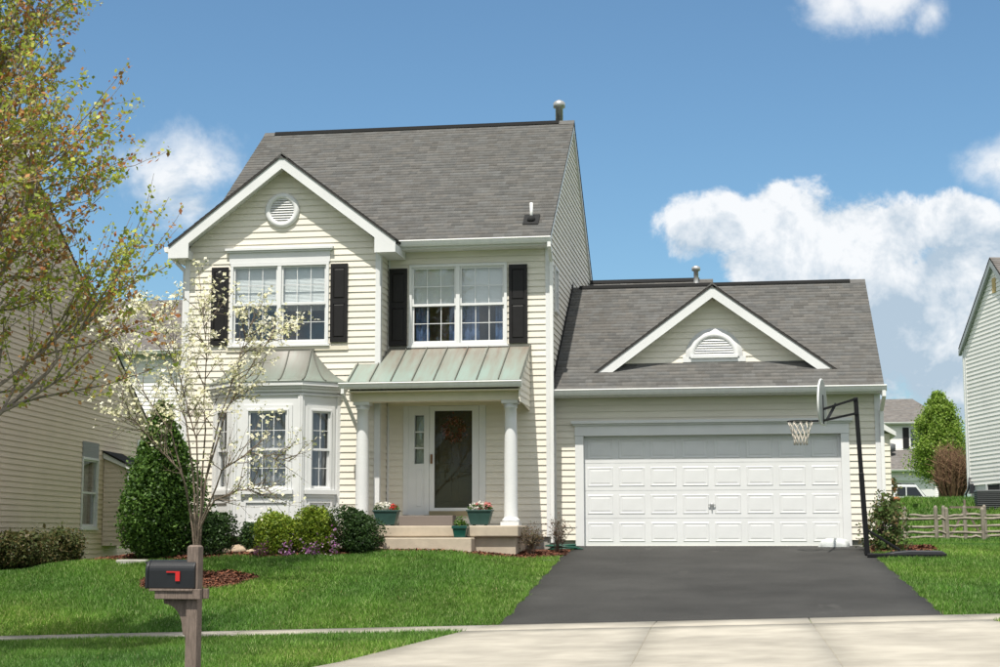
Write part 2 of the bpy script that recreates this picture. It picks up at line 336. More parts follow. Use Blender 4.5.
class MB:
    def __init__(s): s.v = []; s.f = []; s.c = []; s.sm = []
    def add(s, vs, fs, col=None, smooth=False):
        n = len(s.v); s.v += [tuple(float(a) for a in p) for p in vs]
        for f in fs: s.f.append([n+i for i in f]); s.c.append(col or (1, 1, 1)); s.sm.append(smooth)
    def hexa(s, p, col=None):
        s.add(p, [(0, 3, 2, 1), (4, 5, 6, 7), (0, 1, 5, 4), (1, 2, 6, 5), (2, 3, 7, 6), (3, 0, 4, 7)], col)
    def box(s, x0, x1, y0, y1, z0, z1, col=None):
        s.hexa([(x0, y0, z0), (x1, y0, z0), (x1, y1, z0), (x0, y1, z0), (x0, y0, z1), (x1, y0, z1), (x1, y1, z1), (x0, y1, z1)], col)
    def beam(s, a, b, w, h, up=(0, 0, 1), col=None):
        """box of width w and height h along a-b, h measured along up"""
        a = Vector(a); b = Vector(b); d = (b-a).normalized(); up = Vector(up)
        sd = d.cross(up)
        if sd.length < 1e-6: sd = d.cross(Vector((1, 0, 0)))
        sd.normalize(); u2 = sd.cross(d).normalized(); sd = sd*w/2; u2 = u2*h/2
        s.hexa([a-sd-u2, a+sd-u2, b+sd-u2, b-sd-u2, a-sd+u2, a+sd+u2, b+sd+u2, b-sd+u2], col)
    def prism(s, pts, vec, col=None):
        """planar polygon pts extruded by vec"""
        n = len(pts); vec = Vector(vec); top = [Vector(p)+vec for p in pts]
        s.add([Vector(p) for p in pts]+top, [tuple(range(n))[::-1], tuple(range(n, 2*n))]+[(i, (i+1) % n, n+(i+1) % n, n+i) for i in range(n)], col)
    def tube(s, pts, radii, n=8, col=None, smooth=True, caps=True):
        pts = [Vector(p) for p in pts]; rings = []; prev = None
        if not hasattr(radii, '__len__'): radii = [radii]*len(pts)
        for i, p in enumerate(pts):
            d = (pts[min(i+1, len(pts)-1)]-pts[max(i-1, 0)])
            d = d.normalized() if d.length > 1e-9 else Vector((0, 0, 1))
            if prev is None:
                a = d.orthogonal().normalized()
            else:
                a = prev - d*prev.dot(d)
                a = a.normalized() if a.length > 1e-6 else d.orthogonal().normalized()
            prev = a; b = d.cross(a)
            rings.append([p+(a*cos(2*pi*k/n)+b*sin(2*pi*k/n))*radii[i] for k in range(n)])
        vs = [q for r in rings for q in r]; fs = []
        for i in range(len(pts)-1):
            for k in range(n): fs.append((i*n+k, i*n+(k+1) % n, (i+1)*n+(k+1) % n, (i+1)*n+k))
        if caps: fs.append(tuple(range(n))[::-1]); fs.append(tuple((len(pts)-1)*n+k for k in range(n)))
        s.add(vs, fs, col, smooth)
    def lathe(s, prof, c, n=20, axis='Z', col=None, smooth=True):
        vs = []; fs = []
        for (r, h) in prof:
            for k in range(n):
                a = 2*pi*k/n
                if axis == 'Z': vs.append((c[0]+r*cos(a), c[1]+r*sin(a), c[2]+h))
                elif axis == 'Y': vs.append((c[0]+r*cos(a), c[1]+h, c[2]+r*sin(a)))
                else: vs.append((c[0]+h, c[1]+r*cos(a), c[2]+r*sin(a)))
        for i in range(len(prof)-1):
            for k in range(n): fs.append((i*n+k, i*n+(k+1) % n, (i+1)*n+(k+1) % n, (i+1)*n+k))
        fs.append(tuple(range(n))[::-1]); fs.append(tuple((len(prof)-1)*n+k for k in range(n)))
        s.add(vs, fs, col, smooth)
    def build(s, name, mat, parent=None, bevel=0, sub=0, colors=False):
        me = bpy.data.meshes.new(name); me.from_pydata(s.v, [], s.f); me.materials.append(mat)
        if colors:
            a = me.color_attributes.new('col', 'FLOAT_COLOR', 'CORNER'); arr = []
            for f, c in zip(s.f, s.c): arr += [c[0], c[1], c[2], 1.0]*len(f)
            a.data.foreach_set('color', np.array(arr, np.float32))
        if any(s.sm): me.polygons.foreach_set('use_smooth', np.array(s.sm, bool))
        me.update(); return link(name, me, parent, bevel, sub)

def link(name, me, parent=None, bevel=0, sub=0):
    o = bpy.data.objects.new(name, me); COL.objects.link(o)
    if parent is not None:
        o.parent = parent
        o.matrix_parent_inverse = PINV.get(parent.name, Matrix.Identity(4))
    if bevel:
        b = o.modifiers.new('bevel', 'BEVEL'); b.width = bevel; b.segments = 2; b.limit_method = 'ANGLE'; b.angle_limit = radians(40)
    if sub:
        b = o.modifiers.new('sub', 'SUBSURF'); b.levels = sub; b.render_levels = sub
    return o
PINV = {}
def tag(o, label=None, cat=None, group=None, kind=None):
    if label: o['label'] = label
    if cat: o['category'] = cat
    if group: o['group'] = group
    if kind: o['kind'] = kind
    return o
def thing(name, loc, label, cat, group=None):
    o = bpy.data.objects.new(name, None); COL.objects.link(o); o.location = loc; o.empty_display_size = .3
    PINV[o.name] = Matrix.Translation(-Vector(loc)); return tag(o, label, cat, group)

class WF:
    """a vertical wall: u runs along it (left to right seen from outside), z up, d outwards"""
    def __init__(s, x, y, ux, uy):
        l = sqrt(ux*ux+uy*uy); s.o = (x, y); s.u = (ux/l, uy/l); s.n = (s.u[1], -s.u[0])
    def p(s, u, z, d=0.0): return Vector((s.o[0]+s.u[0]*u+s.n[0]*d, s.o[1]+s.u[1]*u+s.n[1]*d, z))
    def box(s, mb, u0, u1, z0, z1, d0, d1, col=None):
        mb.hexa([s.p(u0, z0, d1), s.p(u1, z0, d1), s.p(u1, z0, d0), s.p(u0, z0, d0), s.p(u0, z1, d1), s.p(u1, z1, d1), s.p(u1, z1, d0), s.p(u0, z1, d0)], col)
    def quadprism(s, mb, uz, d0, d1, col=None):
        mb.prism([s.p(u, z, d0) for u, z in uz], (s.n[0]*(d1-d0), s.n[1]*(d1-d0), 0), col)

def lin(pts):
    zsx = [p[0] for p in pts]; us = [p[1] for p in pts]
    return lambda z: float(np.interp(z, zsx, us))
def courses(zl, Lf, Rf, holes):
    """cut a wall into horizontal strips between the levels zl, leaving the holes (u0,u1,z0,z1) out"""
    out = []
    for za, zb in zip(zl[:-1], zl[1:]):
        if zb-za < .004: continue
        lo, hi = max(Lf(za), Lf(zb)), min(Rf(za), Rf(zb))
        cuts = sorted({h[k] for h in holes for k in (0, 1) if h[3] > za+.004 and h[2] < zb-.004 and lo < h[k] < hi})
        edges = [None]+cuts+[None]
        for i in range(len(edges)-1):
            a, b = edges[i], edges[i+1]
            ab, at = (Lf(za), Lf(zb)) if a is None else (a, a)
            bb, bt = (Rf(za), Rf(zb)) if b is None else (b, b)
            m = (max(ab, at)+min(bb, bt))/2; z0, z1 = za, zb; dead = False
            for h in holes:
                if h[0]-1e-6 <= m <= h[1]+1e-6 and h[3] > z0+.004 and h[2] < z1-.004:
                    if h[2] <= z0+.012 and h[3] >= z1-.012: dead = True
                    elif h[2] > z0+.012 and (h[3] >= z1-.012 or h[2]-z0 > z1-h[3]): z1 = h[2]
                    else: z0 = h[3]
            if dead or max(bb-ab, bt-at) < .015 or z1-z0 < .008: continue
            if bt-at < 0: at = bt = (at+bt)/2
            if bb-ab < 0: ab = bb = (ab+bb)/2
            out.append((ab, bb, at, bt, z0, z1, za, zb))
    return out
EXPO = .1235
def board(mb, F, c, proud=.018):
    ab, bb, at, bt, z0, z1, za, zb = c
    def d(z): return .001+(proud-.001)*(zb-z)/(zb-za)
    lift = .012 if z0 == za else 0    # undercut lip: the lap leaves a dark gap below every board
    mb.hexa([F.p(ab, z0, d(z0)), F.p(bb, z0, d(z0)), F.p(bb, z0+lift, -.004), F.p(ab, z0+lift, -.004), F.p(at, z1, d(z1)), F.p(bt, z1, d(z1)), F.p(bt, z1, -.004), F.p(at, z1, -.004)])
def siding(parent, F, z0, z1, Lf, Rf, holes=(), single=True, mat='siding', wall=True, expo=EXPO, label=None):
    """backing wall plus lapped boards; single: every board is an object of its own"""
    if not callable(Lf): Lf = (lambda q: (lambda z: q))(Lf)
    if not callable(Rf): Rf = (lambda q: (lambda z: q))(Rf)
    zl = sorted({z0, z1, *[min(max(h[k], z0), z1) for h in holes for k in (2, 3)]})
    if (Lf(z0), Rf(z0)) != (Lf(z1), Rf(z1)): zl = sorted(set(zl) | set(np.linspace(z0, z1, 24).tolist()))
    w = MB()
    for c in courses(zl, Lf, Rf, holes):
        ab, bb, at, bt, a, b = c[:6]
        w.hexa([F.p(ab, a, -.006), F.p(bb, a, -.006), F.p(bb, a, -.12), F.p(ab, a, -.12), F.p(at, b, -.006), F.p(bt, b, -.006), F.p(bt, b, -.12), F.p(at, b, -.12)])
    wo = w.build('wall', MT[mat], parent)
    n = int(math.ceil((z1-z0)/expo)); zl = [min(z0+i*expo, z1) for i in range(n+1)]
    cs = courses(zl, Lf, Rf, holes)
    if single:
        for c in cs:
            m = MB(); board(m, F, c); m.build('siding_board', MT[mat], wo)
    else:
        m = MB()
        for c in cs: board(m, F, c)
        tag(m.build('siding', MT[mat], wo), kind='stuff')
    return wo

def shingles(o, u, v, W, L, clip=None, expo=.145, seed=1, tab=(.12, .30), tint=(1, 1, 1)):
    rr = random.Random(seed); V = []; Fs = []; C = []
    o = Vector(o); u = Vector(u).normalized(); v = Vector(v).normalized(); n = u.cross(v).normalized()
    rows = int(L/expo)+1
    for j in range(rows):
        v0 = j*expo; v1 = min(v0+expo+.015, L)
        if v1-v0 < .02: continue
        a, b = (0, W) if clip is None else clip(min(v0+expo/2, L))
        if b-a < .03: continue
        x = a-rr.random()*.2; rowc = 1+rr.uniform(-.025, .025)
        while x < b:
            w = rr.uniform(*tab); x0, x1 = max(x, a), min(x+w, b); x += w
            if x1-x0 < .015: continue
            t = rr.uniform(.004, .010); k = len(V)
            V += [o+u*x0+v*v0+n*t, o+u*x1+v*v0+n*t, o+u*x1+v*v1+n*.001, o+u*x0+v*v1+n*.001, o+u*x0+v*v0-n*.004, o+u*x1+v*v0-n*.004]
            Fs += [(k, k+1, k+2, k+3), (k+4, k+5, k+1, k)]
            c = rowc*rr.choice((.84, .92, .97, 1.0, 1.03, 1.08, 1.14)); w2 = rr.uniform(-.02, .03)
            cc = (c*(1+w2)*tint[0], c*tint[1], c*(1-w2)*tint[2]); C += [cc, cc]
    return np.array([tuple(p) for p in V]), np.array(Fs), np.array(C)
def shingle_part(parent, arr, mat='shingle'):
    me = mesh_arrays('shingle', arr[0], arr[1], arr[2], [MT[mat]])
    return tag(link('shingle', me, parent), kind='stuff')

# ================================================================== GROUND, PAVING
def xdl(Y): return np.interp(-np.asarray(Y), [0, .6, 1.3, 10], [-.06, -.14, -.24, -.08])+.018*np.sin(np.asarray(Y)*4.1)+.012*np.sin(np.asarray(Y)*9.7+1)   # driveway edges
def xdr(Y): return np.interp(-np.asarray(Y), [0, .4, 10], [5.12, 5.26, 5.52])+.018*np.sin(np.asarray(Y)*3.7+2)+.012*np.sin(np.asarray(Y)*8.9)
def xal(Y): return np.interp(-np.asarray(Y), [10, 11.25, 15.1, 17.5], [-.12, -.35, -.9, -1.6])  # apron edges
def xar(Y): return np.interp(-np.asarray(Y), [10, 11.2, 15.1, 17.5], [5.56, 5.9, 6.5, 7.2])
def build_ground():
    xs = np.unique(np.concatenate([np.linspace(-900, -60, 18), np.linspace(-60, -18, 22), np.arange(-18, 14, .3), np.linspace(14, 60, 40), np.linspace(60, 900, 18)]))
    ys = np.unique(np.concatenate([np.linspace(-500, -40, 12), np.linspace(-40, KERB-.3, 16), [KERB-.16, KERB+.01], np.arange(KERB+.2, SW1, .4), [SW1-.02], np.arange(SW1+.02, 0, .3), np.arange(0, 24, .5), np.linspace(24, 130, 40), np.linspace(130, 1400, 20)]))
    X, Y = np.meshgrid(xs, ys); Z = G(X, Y)
    Z = np.where((Y < KERB) & (Y > -27.5), Z-.05, Z)
    V = np.stack([X, Y, Z], -1).reshape(-1, 3); nx = len(xs)
    i, j = np.meshgrid(np.arange(nx-1), np.arange(len(ys)-1)); a = (j*nx+i).ravel()
    Fc = np.stack([a, a+1, a+1+nx, a+nx], -1)
    o = link('ground', mesh_arrays('ground', V, Fc, None, [MT['ground']], True)); tag(o, kind='structure', label='green lawn terrain rising gently from street to houses', cat='ground')
build_ground()
def sheet(name, mat, left, right, ys, nx, dz, thick, parent=None, crown=0):
    """paving slab following the ground between two edge curves"""
    V = []; Fc = []; ny = len(ys)
    for layer in (0, 1):
        for y in ys:
            a, b = float(left(y)), float(right(y))
            for k in range(nx):
                x = a+(b-a)*k/(nx-1); V.append((x, y, gz(x, y)+dz-(thick if layer else 0)))
    n = nx*ny
    for j in range(ny-1):
        for k in range(nx-1):
            a = j*nx+k; Fc += [(a, a+1, a+1+nx, a+nx), (n+a, n+a+nx, n+a+1+nx, n+a+1)]
    ring = list(range(nx))+[j*nx+nx-1 for j in range(1, ny)]+[(ny-1)*nx+k for k in range(nx-2, -1, -1)]+[j*nx for j in range(ny-2, 0, -1)]
    for a, b in zip(ring, ring[1:]+ring[:1]): Fc.append((a, n+a, n+b, b))
    return link(name, mesh_arrays(name, V, Fc, None, [mat]), parent)
o = sheet('driveway', MT['asphalt'], xdl, xdr, np.linspace(SW0+.012, -.02, 90), 14, .022, .12)
tag(o, 'dark grey asphalt driveway sloping up to the garage', 'driveway', kind='structure')
def E3(name, kind='structure'):
    o = bpy.data.objects.new(name, None); COL.objects.link(o); o['kind'] = kind; return o
swk = E3('sidewalk'); tag(swk, 'pale concrete sidewalk between lawn and street verge', 'sidewalk')
edges = [-40, -30, -22, -17]+[-15.5+1.5*k for k in range(10)]+[xal(-10.6)]+[1.95, 3.86]+[float(xar(-10.6))]+[7.3, 8.8, 10.3, 13, 20, 30, 40]
edges = sorted(float(e) for e in edges)
for a, b in zip(edges[:-1], edges[1:]):
    if b-a < .3: continue
    sheet('concrete_slab', MT['concrete'], lambda y, a=a: a+.010, lambda y, b=b: b-.010, np.array([SW1+.006, (SW0+SW1)/2, SW0-.002]), max(3, int((b-a)/1.0)+2), .022, .12, swk)
apr = E3('driveway_apron'); tag(apr, 'flared pale concrete driveway apron reaching the street', 'apron')
ye = np.linspace(KERB+.02, SW1-.008, 12)
for lf, rf in ((xal, lambda y: np.interp(-y, [11, 16], [1.95, 2.06])-.006), (lambda y: np.interp(-y, [11, 16], [1.95, 2.06])+.006, lambda y: np.interp(-y, [11, 16], [3.86, 3.92])-.006),
               (lambda y: np.interp(-y, [11, 16], [3.86, 3.92])+.006, xar)):
    sheet('concrete_slab', MT['concrete'], lf, rf, ye, 6, .020, .14, apr)
o = sheet('road', MT['road'], lambda y: -80, lambda y: 60, np.array([-27.5, -24, -21, KERB-.16]), 70, .012, .1); tag(o, 'grey asphalt street along the verge', 'road', kind='structure')
kb = MB()
for k in range(-80, 60, 2):
    za, zb = zs(k), zs(k+2); low = .02 if -1.9 < k+1 < 7.2 else .0
    ta, tb = (za-.25+.03, zb-.25+.03) if low else (za-.09, zb-.09)
    kb.hexa([(k, KERB-.16, za-.5), (k+1.99, KERB-.16, zb-.5), (k+1.99, KERB, zb-.5), (k, KERB, za-.5), (k, KERB-.16, ta), (k+1.99, KERB-.16, tb), (k+1.99, KERB, tb), (k, KERB, ta)])
tag(kb.build('kerb', MT['concrete']), 'concrete kerb along the street edge', 'kerb', kind='structure')

# ================================================================== THE HOUSE
YW, YR, YG = -1.15, -.5, 0.0
house = thing('house', (-1, 3.5, 0), 'cream two-storey house with black shutters, copper porch roof and attached two-car garage', 'house')
fw, fr, fg = WF(0, YW, 1, 0), WF(0, YR, 1, 0), WF(0, YG, 1, 0)
WX0, WX1, RX1, GX1 = -7.70, -3.80, -.59, 5.61
WIN_W = (-6.79, -4.81, 3.89, 5.50)     # twin window of the wing
WIN_R = (-3.36, -1.42, 3.89, 5.50)     # twin window over the porch
DOOR = (-3.44, -1.86, .63, 2.84)
BAY = (-7.05, -4.60, .21, 3.1)
GS, PS = .766, .757                    # roof slopes: wing gable, main roof
AX, AZ = -5.70, 7.60                   # wing gable apex (roof top)
siding(house, fw, .20, 7.37, lin([(0, WX0), (5.83, WX0), (7.40, AX-.01)]), lin([(0, WX1), (5.83, WX1), (7.40, AX+.01)]),
       [WIN_W, BAY])
siding(house, fr, .20, 5.80, WX1+.02, RX1, [WIN_R, DOOR])
siding(house, fg, .13, 2.90, -.575, GX1, [(-.16, 5.03, .0, 2.42)])
# right-hand side walls, left wall and backs
fside = WF(RX1, 0, 0, 1)
RY, RZ = 3.70, 9.38                    # main ridge
siding(house, fside, .20, 9.25, lin([(0, YR), (5.95, YR), (9.3, RY-.05)]), lin([(0, 7.9), (5.95, 7.9), (9.3, RY+.05)]), [(.16, .72, 4.62, 5.55)], single=False)
siding(house, WF(WX1, 0, 0, 1), .20, 5.8, YW, YR, (), single=False)
siding(house, WF(WX0, 0, 0, -1), .20, 5.8, -7.9, 1.15, (), single=False)
siding(house, WF(0, 7.9, -1, 0), .0, 5.9, -RX1, -WX0, (), single=False)
siding(house, WF(GX1, 0, 0, 1), .13, 5.4, lin([(0, YG), (2.95, YG), (5.45, 3.45)]), lin([(0, 7.0), (2.95, 7.0), (5.45, 3.55)]), (), single=False)
siding(house, WF(0, 7.0, -1, 0), .0, 2.95, -GX1, -RX1, (), single=False)
# foundation
m = MB(); m.box(WX0+.03, WX1-.03, YW+.03, 7.8, -.6, .20); m.build('foundation', MT['foundation'], house)
m = MB(); m.box(WX1-.04, RX1-.03, YR+.03, 7.8, -.6, .20); m.build('foundation', MT['foundation'], house)
m = MB(); m.box(RX1-.04, -.02, YG+.03, 6.95, -.6, .13); m.box(4.9, GX1-.03, YG+.03, 6.95, -.6, .13); m.box(0-.1, 5, .12, 6.95, -.6, -.03); m.build('foundation', MT['foundation'], house)

def post(F, u0, u1, z0, z1, d=.03, mat='white', name='corner_trim'):
    m = MB(); F.box(m, u0, u1, z0, z1, -.01, d); return m.build(name, MT[mat], house)
post(fw, WX0-.025, WX0+.075, .2, 5.84); post(fw, WX1-.085, WX1+.024, .2, 5.78)
post(WF(WX1, 0, 0, 1), YW-.0, YW+.085, .2, 5.78, .024)
post(fr, RX1-.075, RX1+.022, .2, 5.78); post(fr, WX1+.02, WX1+.055, .42, 5.78, .024)
post(fg, GX1-.09, GX1+.022, .13, 2.9); post(fg, -.57, -.535, .13, 2.9, .022)
post(WF(RX1, 0, 0, 1), YR, YR+.085, .2, 5.78, .02)

def window(F, u0, u1, z0, z1, units=2, grid=(3, 2), lower_rows=2, casing=.055, blind=0.0, curtain=None, name='window', parent=None, depth=1.0, mull=.075, open_gap=0.0):
    """double-hung window(s): frame part with sashes, panes, muntins, blinds and curtains as sub-parts"""
    par = parent or house; m = MB()
    F.box(m, u0, u1, z1-casing, z1, -.10, .045); F.box(m, u0, u1, z0, z0+casing, -.10, .045)
    F.box(m, u0, u0+casing, z0+casing, z1-casing, -.10, .043); F.box(m, u1-casing, u1, z0+casing, z1-casing, -.10, .043)
    F.box(m, u0-.03, u1+.03, z0-.035, z0+.0, .0, .065)
    a, b = u0+casing, u1-casing; wu = (b-a-mull*(units-1))/units
    for k in range(units-1):
        uu = a+wu*(k+1)+mull*k; F.box(m, uu, uu+mull, z0+casing, z1-casing, -.10, .041)
    wo = m.build(name, MT['white'], par)
    zm = (z0+z1)/2
    for k in range(units):
        ua = a+k*(wu+mull); ub = ua+wu
        for lo, (za, zb, d) in enumerate(((zm-.02, z1-casing, .005), (z0+casing+open_gap*(k % 2), zm+.02, -.03))):
            st = .036; s = MB()
            F.box(s, ua, ua+st, za, zb, d-.03, d); F.box(s, ub-st, ub, za, zb, d-.03, d)
            F.box(s, ua+st, ub-st, za, za+st+.01, d-.03, d-.001); F.box(s, ua+st, ub-st, zb-st, zb, d-.03, d-.001)
            s.build('sash', MT['white'], wo)
            nc, nr = grid if not lo else (grid[0], lower_rows)
            pu0, pu1, pz0, pz1 = ua+st, ub-st, za+st+.01, zb-st
            if nc*nr > 1:
                g = MB()
                for i in range(1, nc): x = pu0+(pu1-pu0)*i/nc; F.box(g, x-.0065, x+.0065, pz0, pz1, d-.021, d-.006)
                for i in range(1, nr): z = pz0+(pz1-pz0)*i/nr; F.box(g, pu0, pu1, z-.0065, z+.0065, d-.0215, d-.0065)
                g.build('muntin', MT['white'], wo)
            for i in range(nc):
                for j in range(nr):
                    p = MB(); F.box(p, pu0+(pu1-pu0)*i/nc+.002, pu0+(pu1-pu0)*(i+1)/nc-.002, pz0+(pz1-pz0)*j/nr+.002, pz0+(pz1-pz0)*(j+1)/nr-.002, d-.017, d-.012)
                    p.build('pane', MT['glass'], wo)
        if blind:
            s = MB(); zt = z1-casing; zb_ = zt-(zt-z0-casing)*blind; z = zt-.03
            F.box(s, ua, ub, zt-.03, zt, -.115, -.08)
            while z > zb_:
                s.hexa([F.p(ua+.01, z-.031, -.080), F.p(ub-.01, z-.031, -.080), F.p(ub-.01, z-.002, -.092), F.p(ua+.01, z-.002, -.092),
                        F.p(ua+.01, z-.0295, -.080), F.p(ub-.01, z-.0295, -.080), F.p(ub-.01, z-.0005, -.092), F.p(ua+.01, z-.0005, -.092)]); z -= .026
            F.box(s, ua, ub, zb_-.02, zb_, -.115, -.08)
            s.build('blind', MT['blind'], wo)
    if curtain:
        mat, za, zb, spans = curtain
        for (c0, c1) in spans:
            n = 60; V = []; Fc = []
            for i in range(n+1):
                t = i/n; uu = c0+(c1-c0)*t; dd = -.20+.022*sin(t*(c1-c0)*62)+.012*sin(t*(c1-c0)*23+1)
                V += [tuple(F.p(uu, za, dd-.02)), tuple(F.p(uu, zb, dd))]
                if i < n: Fc.append((2*i, 2*i+2, 2*i+3, 2*i+1))
            link('curtain', mesh_arrays('curtain', V, Fc, None, [MT[mat]], True), wo)
    # room behind the glass
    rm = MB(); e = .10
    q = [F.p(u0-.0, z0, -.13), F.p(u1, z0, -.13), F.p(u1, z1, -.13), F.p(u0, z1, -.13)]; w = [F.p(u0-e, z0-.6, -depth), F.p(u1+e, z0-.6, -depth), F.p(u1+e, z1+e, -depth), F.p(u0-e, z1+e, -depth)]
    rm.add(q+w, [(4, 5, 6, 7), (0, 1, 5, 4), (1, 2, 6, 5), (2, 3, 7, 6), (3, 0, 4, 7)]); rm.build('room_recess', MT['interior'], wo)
    return wo
w1 = window(fw, *WIN_W, blind=.50, open_gap=.0, curtain=('curtain_grey', 4.58, 4.72, [(-6.70, -4.90)]))
w2 = window(fr, *WIN_R, blind=.50, curtain=('curtain_blue', 3.93, 4.72, [(-3.28, -3.0), (-2.60, -2.44), (-2.36, -2.0), (-1.68, -1.52)]))
window(fside, .18, .70, 4.64, 5.53, units=1, grid=(2, 2))
# window header of the wing and bands below the windows
m = MB(); fw.box(m, -6.82, -4.79, 5.505, 5.72, .0, .035); fw.box(m, -6.86, -4.75, 5.72, 5.755, .0, .075); fw.box(m, -6.89, -4.72, 5.755, 5.80, .0, .11); m.build('window_header', MT['white'], house)
m = MB(); fw.box(m, -6.86, -4.42, 3.77, 3.853, .0, .034); m.build('window_apron', MT['cream_trim'], house)
m = MB(); fr.box(m, -3.76, -1.0, 3.80, 3.853, .0, .034); m.build('window_apron', MT['cream_trim'], house)

def shutter(F, u0, u1, z0, z1):
    m = MB(); F.box(m, u0, u1, z0, z1, .022, .045)
    st = .055; zm = z0+(z1-z0)*.52
    F.box(m, u0, u0+st, z0, z1, .045, .060); F.box(m, u1-st, u1, z0, z1, .045, .060)
    for a, b in ((z0, z0+.09), (zm-.05, zm+.05), (z1-.09, z1)): F.box(m, u0+st, u1-st, a, b, .045, .0595)
    s = m.build('shutter', MT['shutter'], house)
    for a, b in ((z0+.09, zm-.05), (zm+.05, z1-.09)):
        p = MB(); i = .03; x0, x1 = u0+st, u1-st
        q = [F.p(x0+.008, a+.008, .0455), F.p(x1-.008, a+.008, .0455), F.p(x1-.008, b-.008, .0455), F.p(x0+.008, b-.008, .0455)]
        w = [F.p(x0+i, a+i, .057), F.p(x1-i, a+i, .057), F.p(x1-i, b-i, .057), F.p(x0+i, b-i, .057)]
        p.add(q+w, [(4, 5, 6, 7), (0, 1, 5, 4), (1, 2, 6, 5), (2, 3, 7, 6), (3, 0, 4, 7)]); p.build('panel', MT['shutter'], s)
shutter(fw, -7.17, -6.83, 3.90, 5.44); shutter(fw, -4.77, -4.43, 3.92, 5.45)
shutter(fr, -3.76, -3.40, 3.90, 5.43); shutter(fr, -1.38, -1.02, 3.91, 5.45)

# round gable vent
def round_vent(cx, cz, F, ro, ri):
    m = MB(); n = 36
    prof = [(ri-.01, -.02), (ri-.01, .05), (ri+.02, .075), (ro-.03, .075), (ro, .045), (ro, -.02)]
    vs = []; fs = []
    for r_, d in prof:
        for k in range(n): vs.append(F.p(cx+r_*cos(2*pi*k/n), cz+r_*sin(2*pi*k/n), d))
    for i in range(len(prof)-1):
        for k in range(n): fs.append((i*n+k, i*n+(k+1) % n, (i+1)*n+(k+1) % n, (i+1)*n+k))
    m.add(vs, fs, None, True); v = m.build('round_vent', MT['white'], house)
    k = -ri+.03
    while k < ri-.01:
        h = sqrt(max(0, ri*ri-k*k)); l = MB()
        l.hexa([F.p(cx-h, cz+k-.022, .052), F.p(cx+h, cz+k-.022, .052), F.p(cx+h, cz+k-.018, .05), F.p(cx-h, cz+k-.018, .05),
                F.p(cx-h, cz+k+.020, .015), F.p(cx+h, cz+k+.020, .015), F.p(cx+h, cz+k+.024, .013), F.p(cx-h, cz+k+.024, .013)])
        l.build('slat', MT['white'], v); k += .0485
round_vent(-5.765, 6.54, fw, .345, .245)

# ---- roofs
def slab_roof(o, u, v, W, L, t=.035, clip=None, seed=1, name='roof', tint=(1, 1, 1), mat='shingle', parent=None, tab=(.12, .30), expo=.135):
    o = Vector(o); u = Vector(u).normalized(); v = Vector(v).normalized(); n = u.cross(v).normalized(); m = MB()
    if clip is None: pts = [o, o+u*W, o+u*W+v*L, o+v*L]
    else:
        a0, b0 = clip(0); a1, b1 = clip(L); pts = [o+u*a0, o+u*b0, o+u*b1+v*L, o+u*a1+v*L]
    m.prism([p-n*(t+.005) for p in pts], n*t); r = m.build(name, MT['roof_edge'], parent or house)
    shingle_part(r, shingles(o, u, v, W, L, clip, seed=seed, tint=tint, tab=tab, expo=expo), mat); return r
MRX0, MRX1 = -7.68, -.53
sl = Vector((0, 1, PS)).normalized(); LM = sqrt((RY+.93)**2*(1+PS**2))
slab_roof((MRX0, -.93, RZ-PS*(RY+.93)), (1, 0, 0), sl, MRX1-MRX0, LM, seed=3)
slab_roof((MRX1, 2*RY+.93, RZ-PS*(RY+.93)), (-1, 0, 0), Vector((0, -1, PS)), MRX1-MRX0, LM, seed=4)
m = MB(); m.prism([(-7.42, RY-.12, RZ-.06), (-7.42, RY-.08, RZ+.022), (-7.42, RY+.08, RZ+.022), (-7.42, RY+.12, RZ-.06)], (6.55, 0, 0)); m.build('ridge_cap', MT['ridge'], house)
m = MB()
for x0, x1 in ((MRX0, -7.42), (-.87, MRX1)): m.prism([(x0, RY-.14, RZ-.09), (x0, RY, RZ+.03), (x0, RY+.14, RZ-.09)], (x1-x0, 0, 0), (1, 1, 1))
m.build('ridge_cap', MT['shingle'], house, colors=True)
# main rakes (right gable) with thin fascia
for sgn in (-1, 1):
    for X0, X1 in ((RX1-.004, MRX1-.012), (WX0+.05, MRX0+.012)):
        m = MB(); y0 = RY+sgn*(RY+.88); a = Vector((X0, RY, RZ-.075)); b = Vector((X0, y0, RZ-.075-PS*abs(y0-RY)))
        m.prism([a, b, b+Vector((0, 0, -.14)), a+Vector((0, 0, -.14))], (X1-X0, 0, 0)); m.build('rake_board', MT['white'], house)
# wing gable roof
WF0 = -1.50                            # front of the wing's rake boards
def wing_clip(v):                      # how far back each row runs before the valley
    z = 5.86+GS*v/sqrt(1+GS*GS); return (0, max(.3, (z-5.90)/PS-.93-WF0+.25))
wl = 2.28*sqrt(1+GS*GS)
vL = Vector((1, 0, GS)); vR = Vector((-1, 0, GS))
def flip(clip, W): return lambda v: (W-clip(v)[1], W-clip(v)[0])
slab_roof((AX-2.28, WF0+3.1, AZ-GS*2.28), (0, -1, 0), vL, 3.1, wl, clip=flip(wing_clip, 3.1), seed=5)
slab_roof((AX+2.28, WF0, AZ-GS*2.28), (0, 1, 0), vR, 3.1, wl, clip=wing_clip, seed=6)
m = MB(); m.prism([(AX-.14, WF0, AZ-.09), (AX, WF0, AZ+.03), (AX+.14, WF0, AZ-.09)], (0, 2.75, 0)); m.build('ridge_cap', MT['shingle'], house, colors=True)
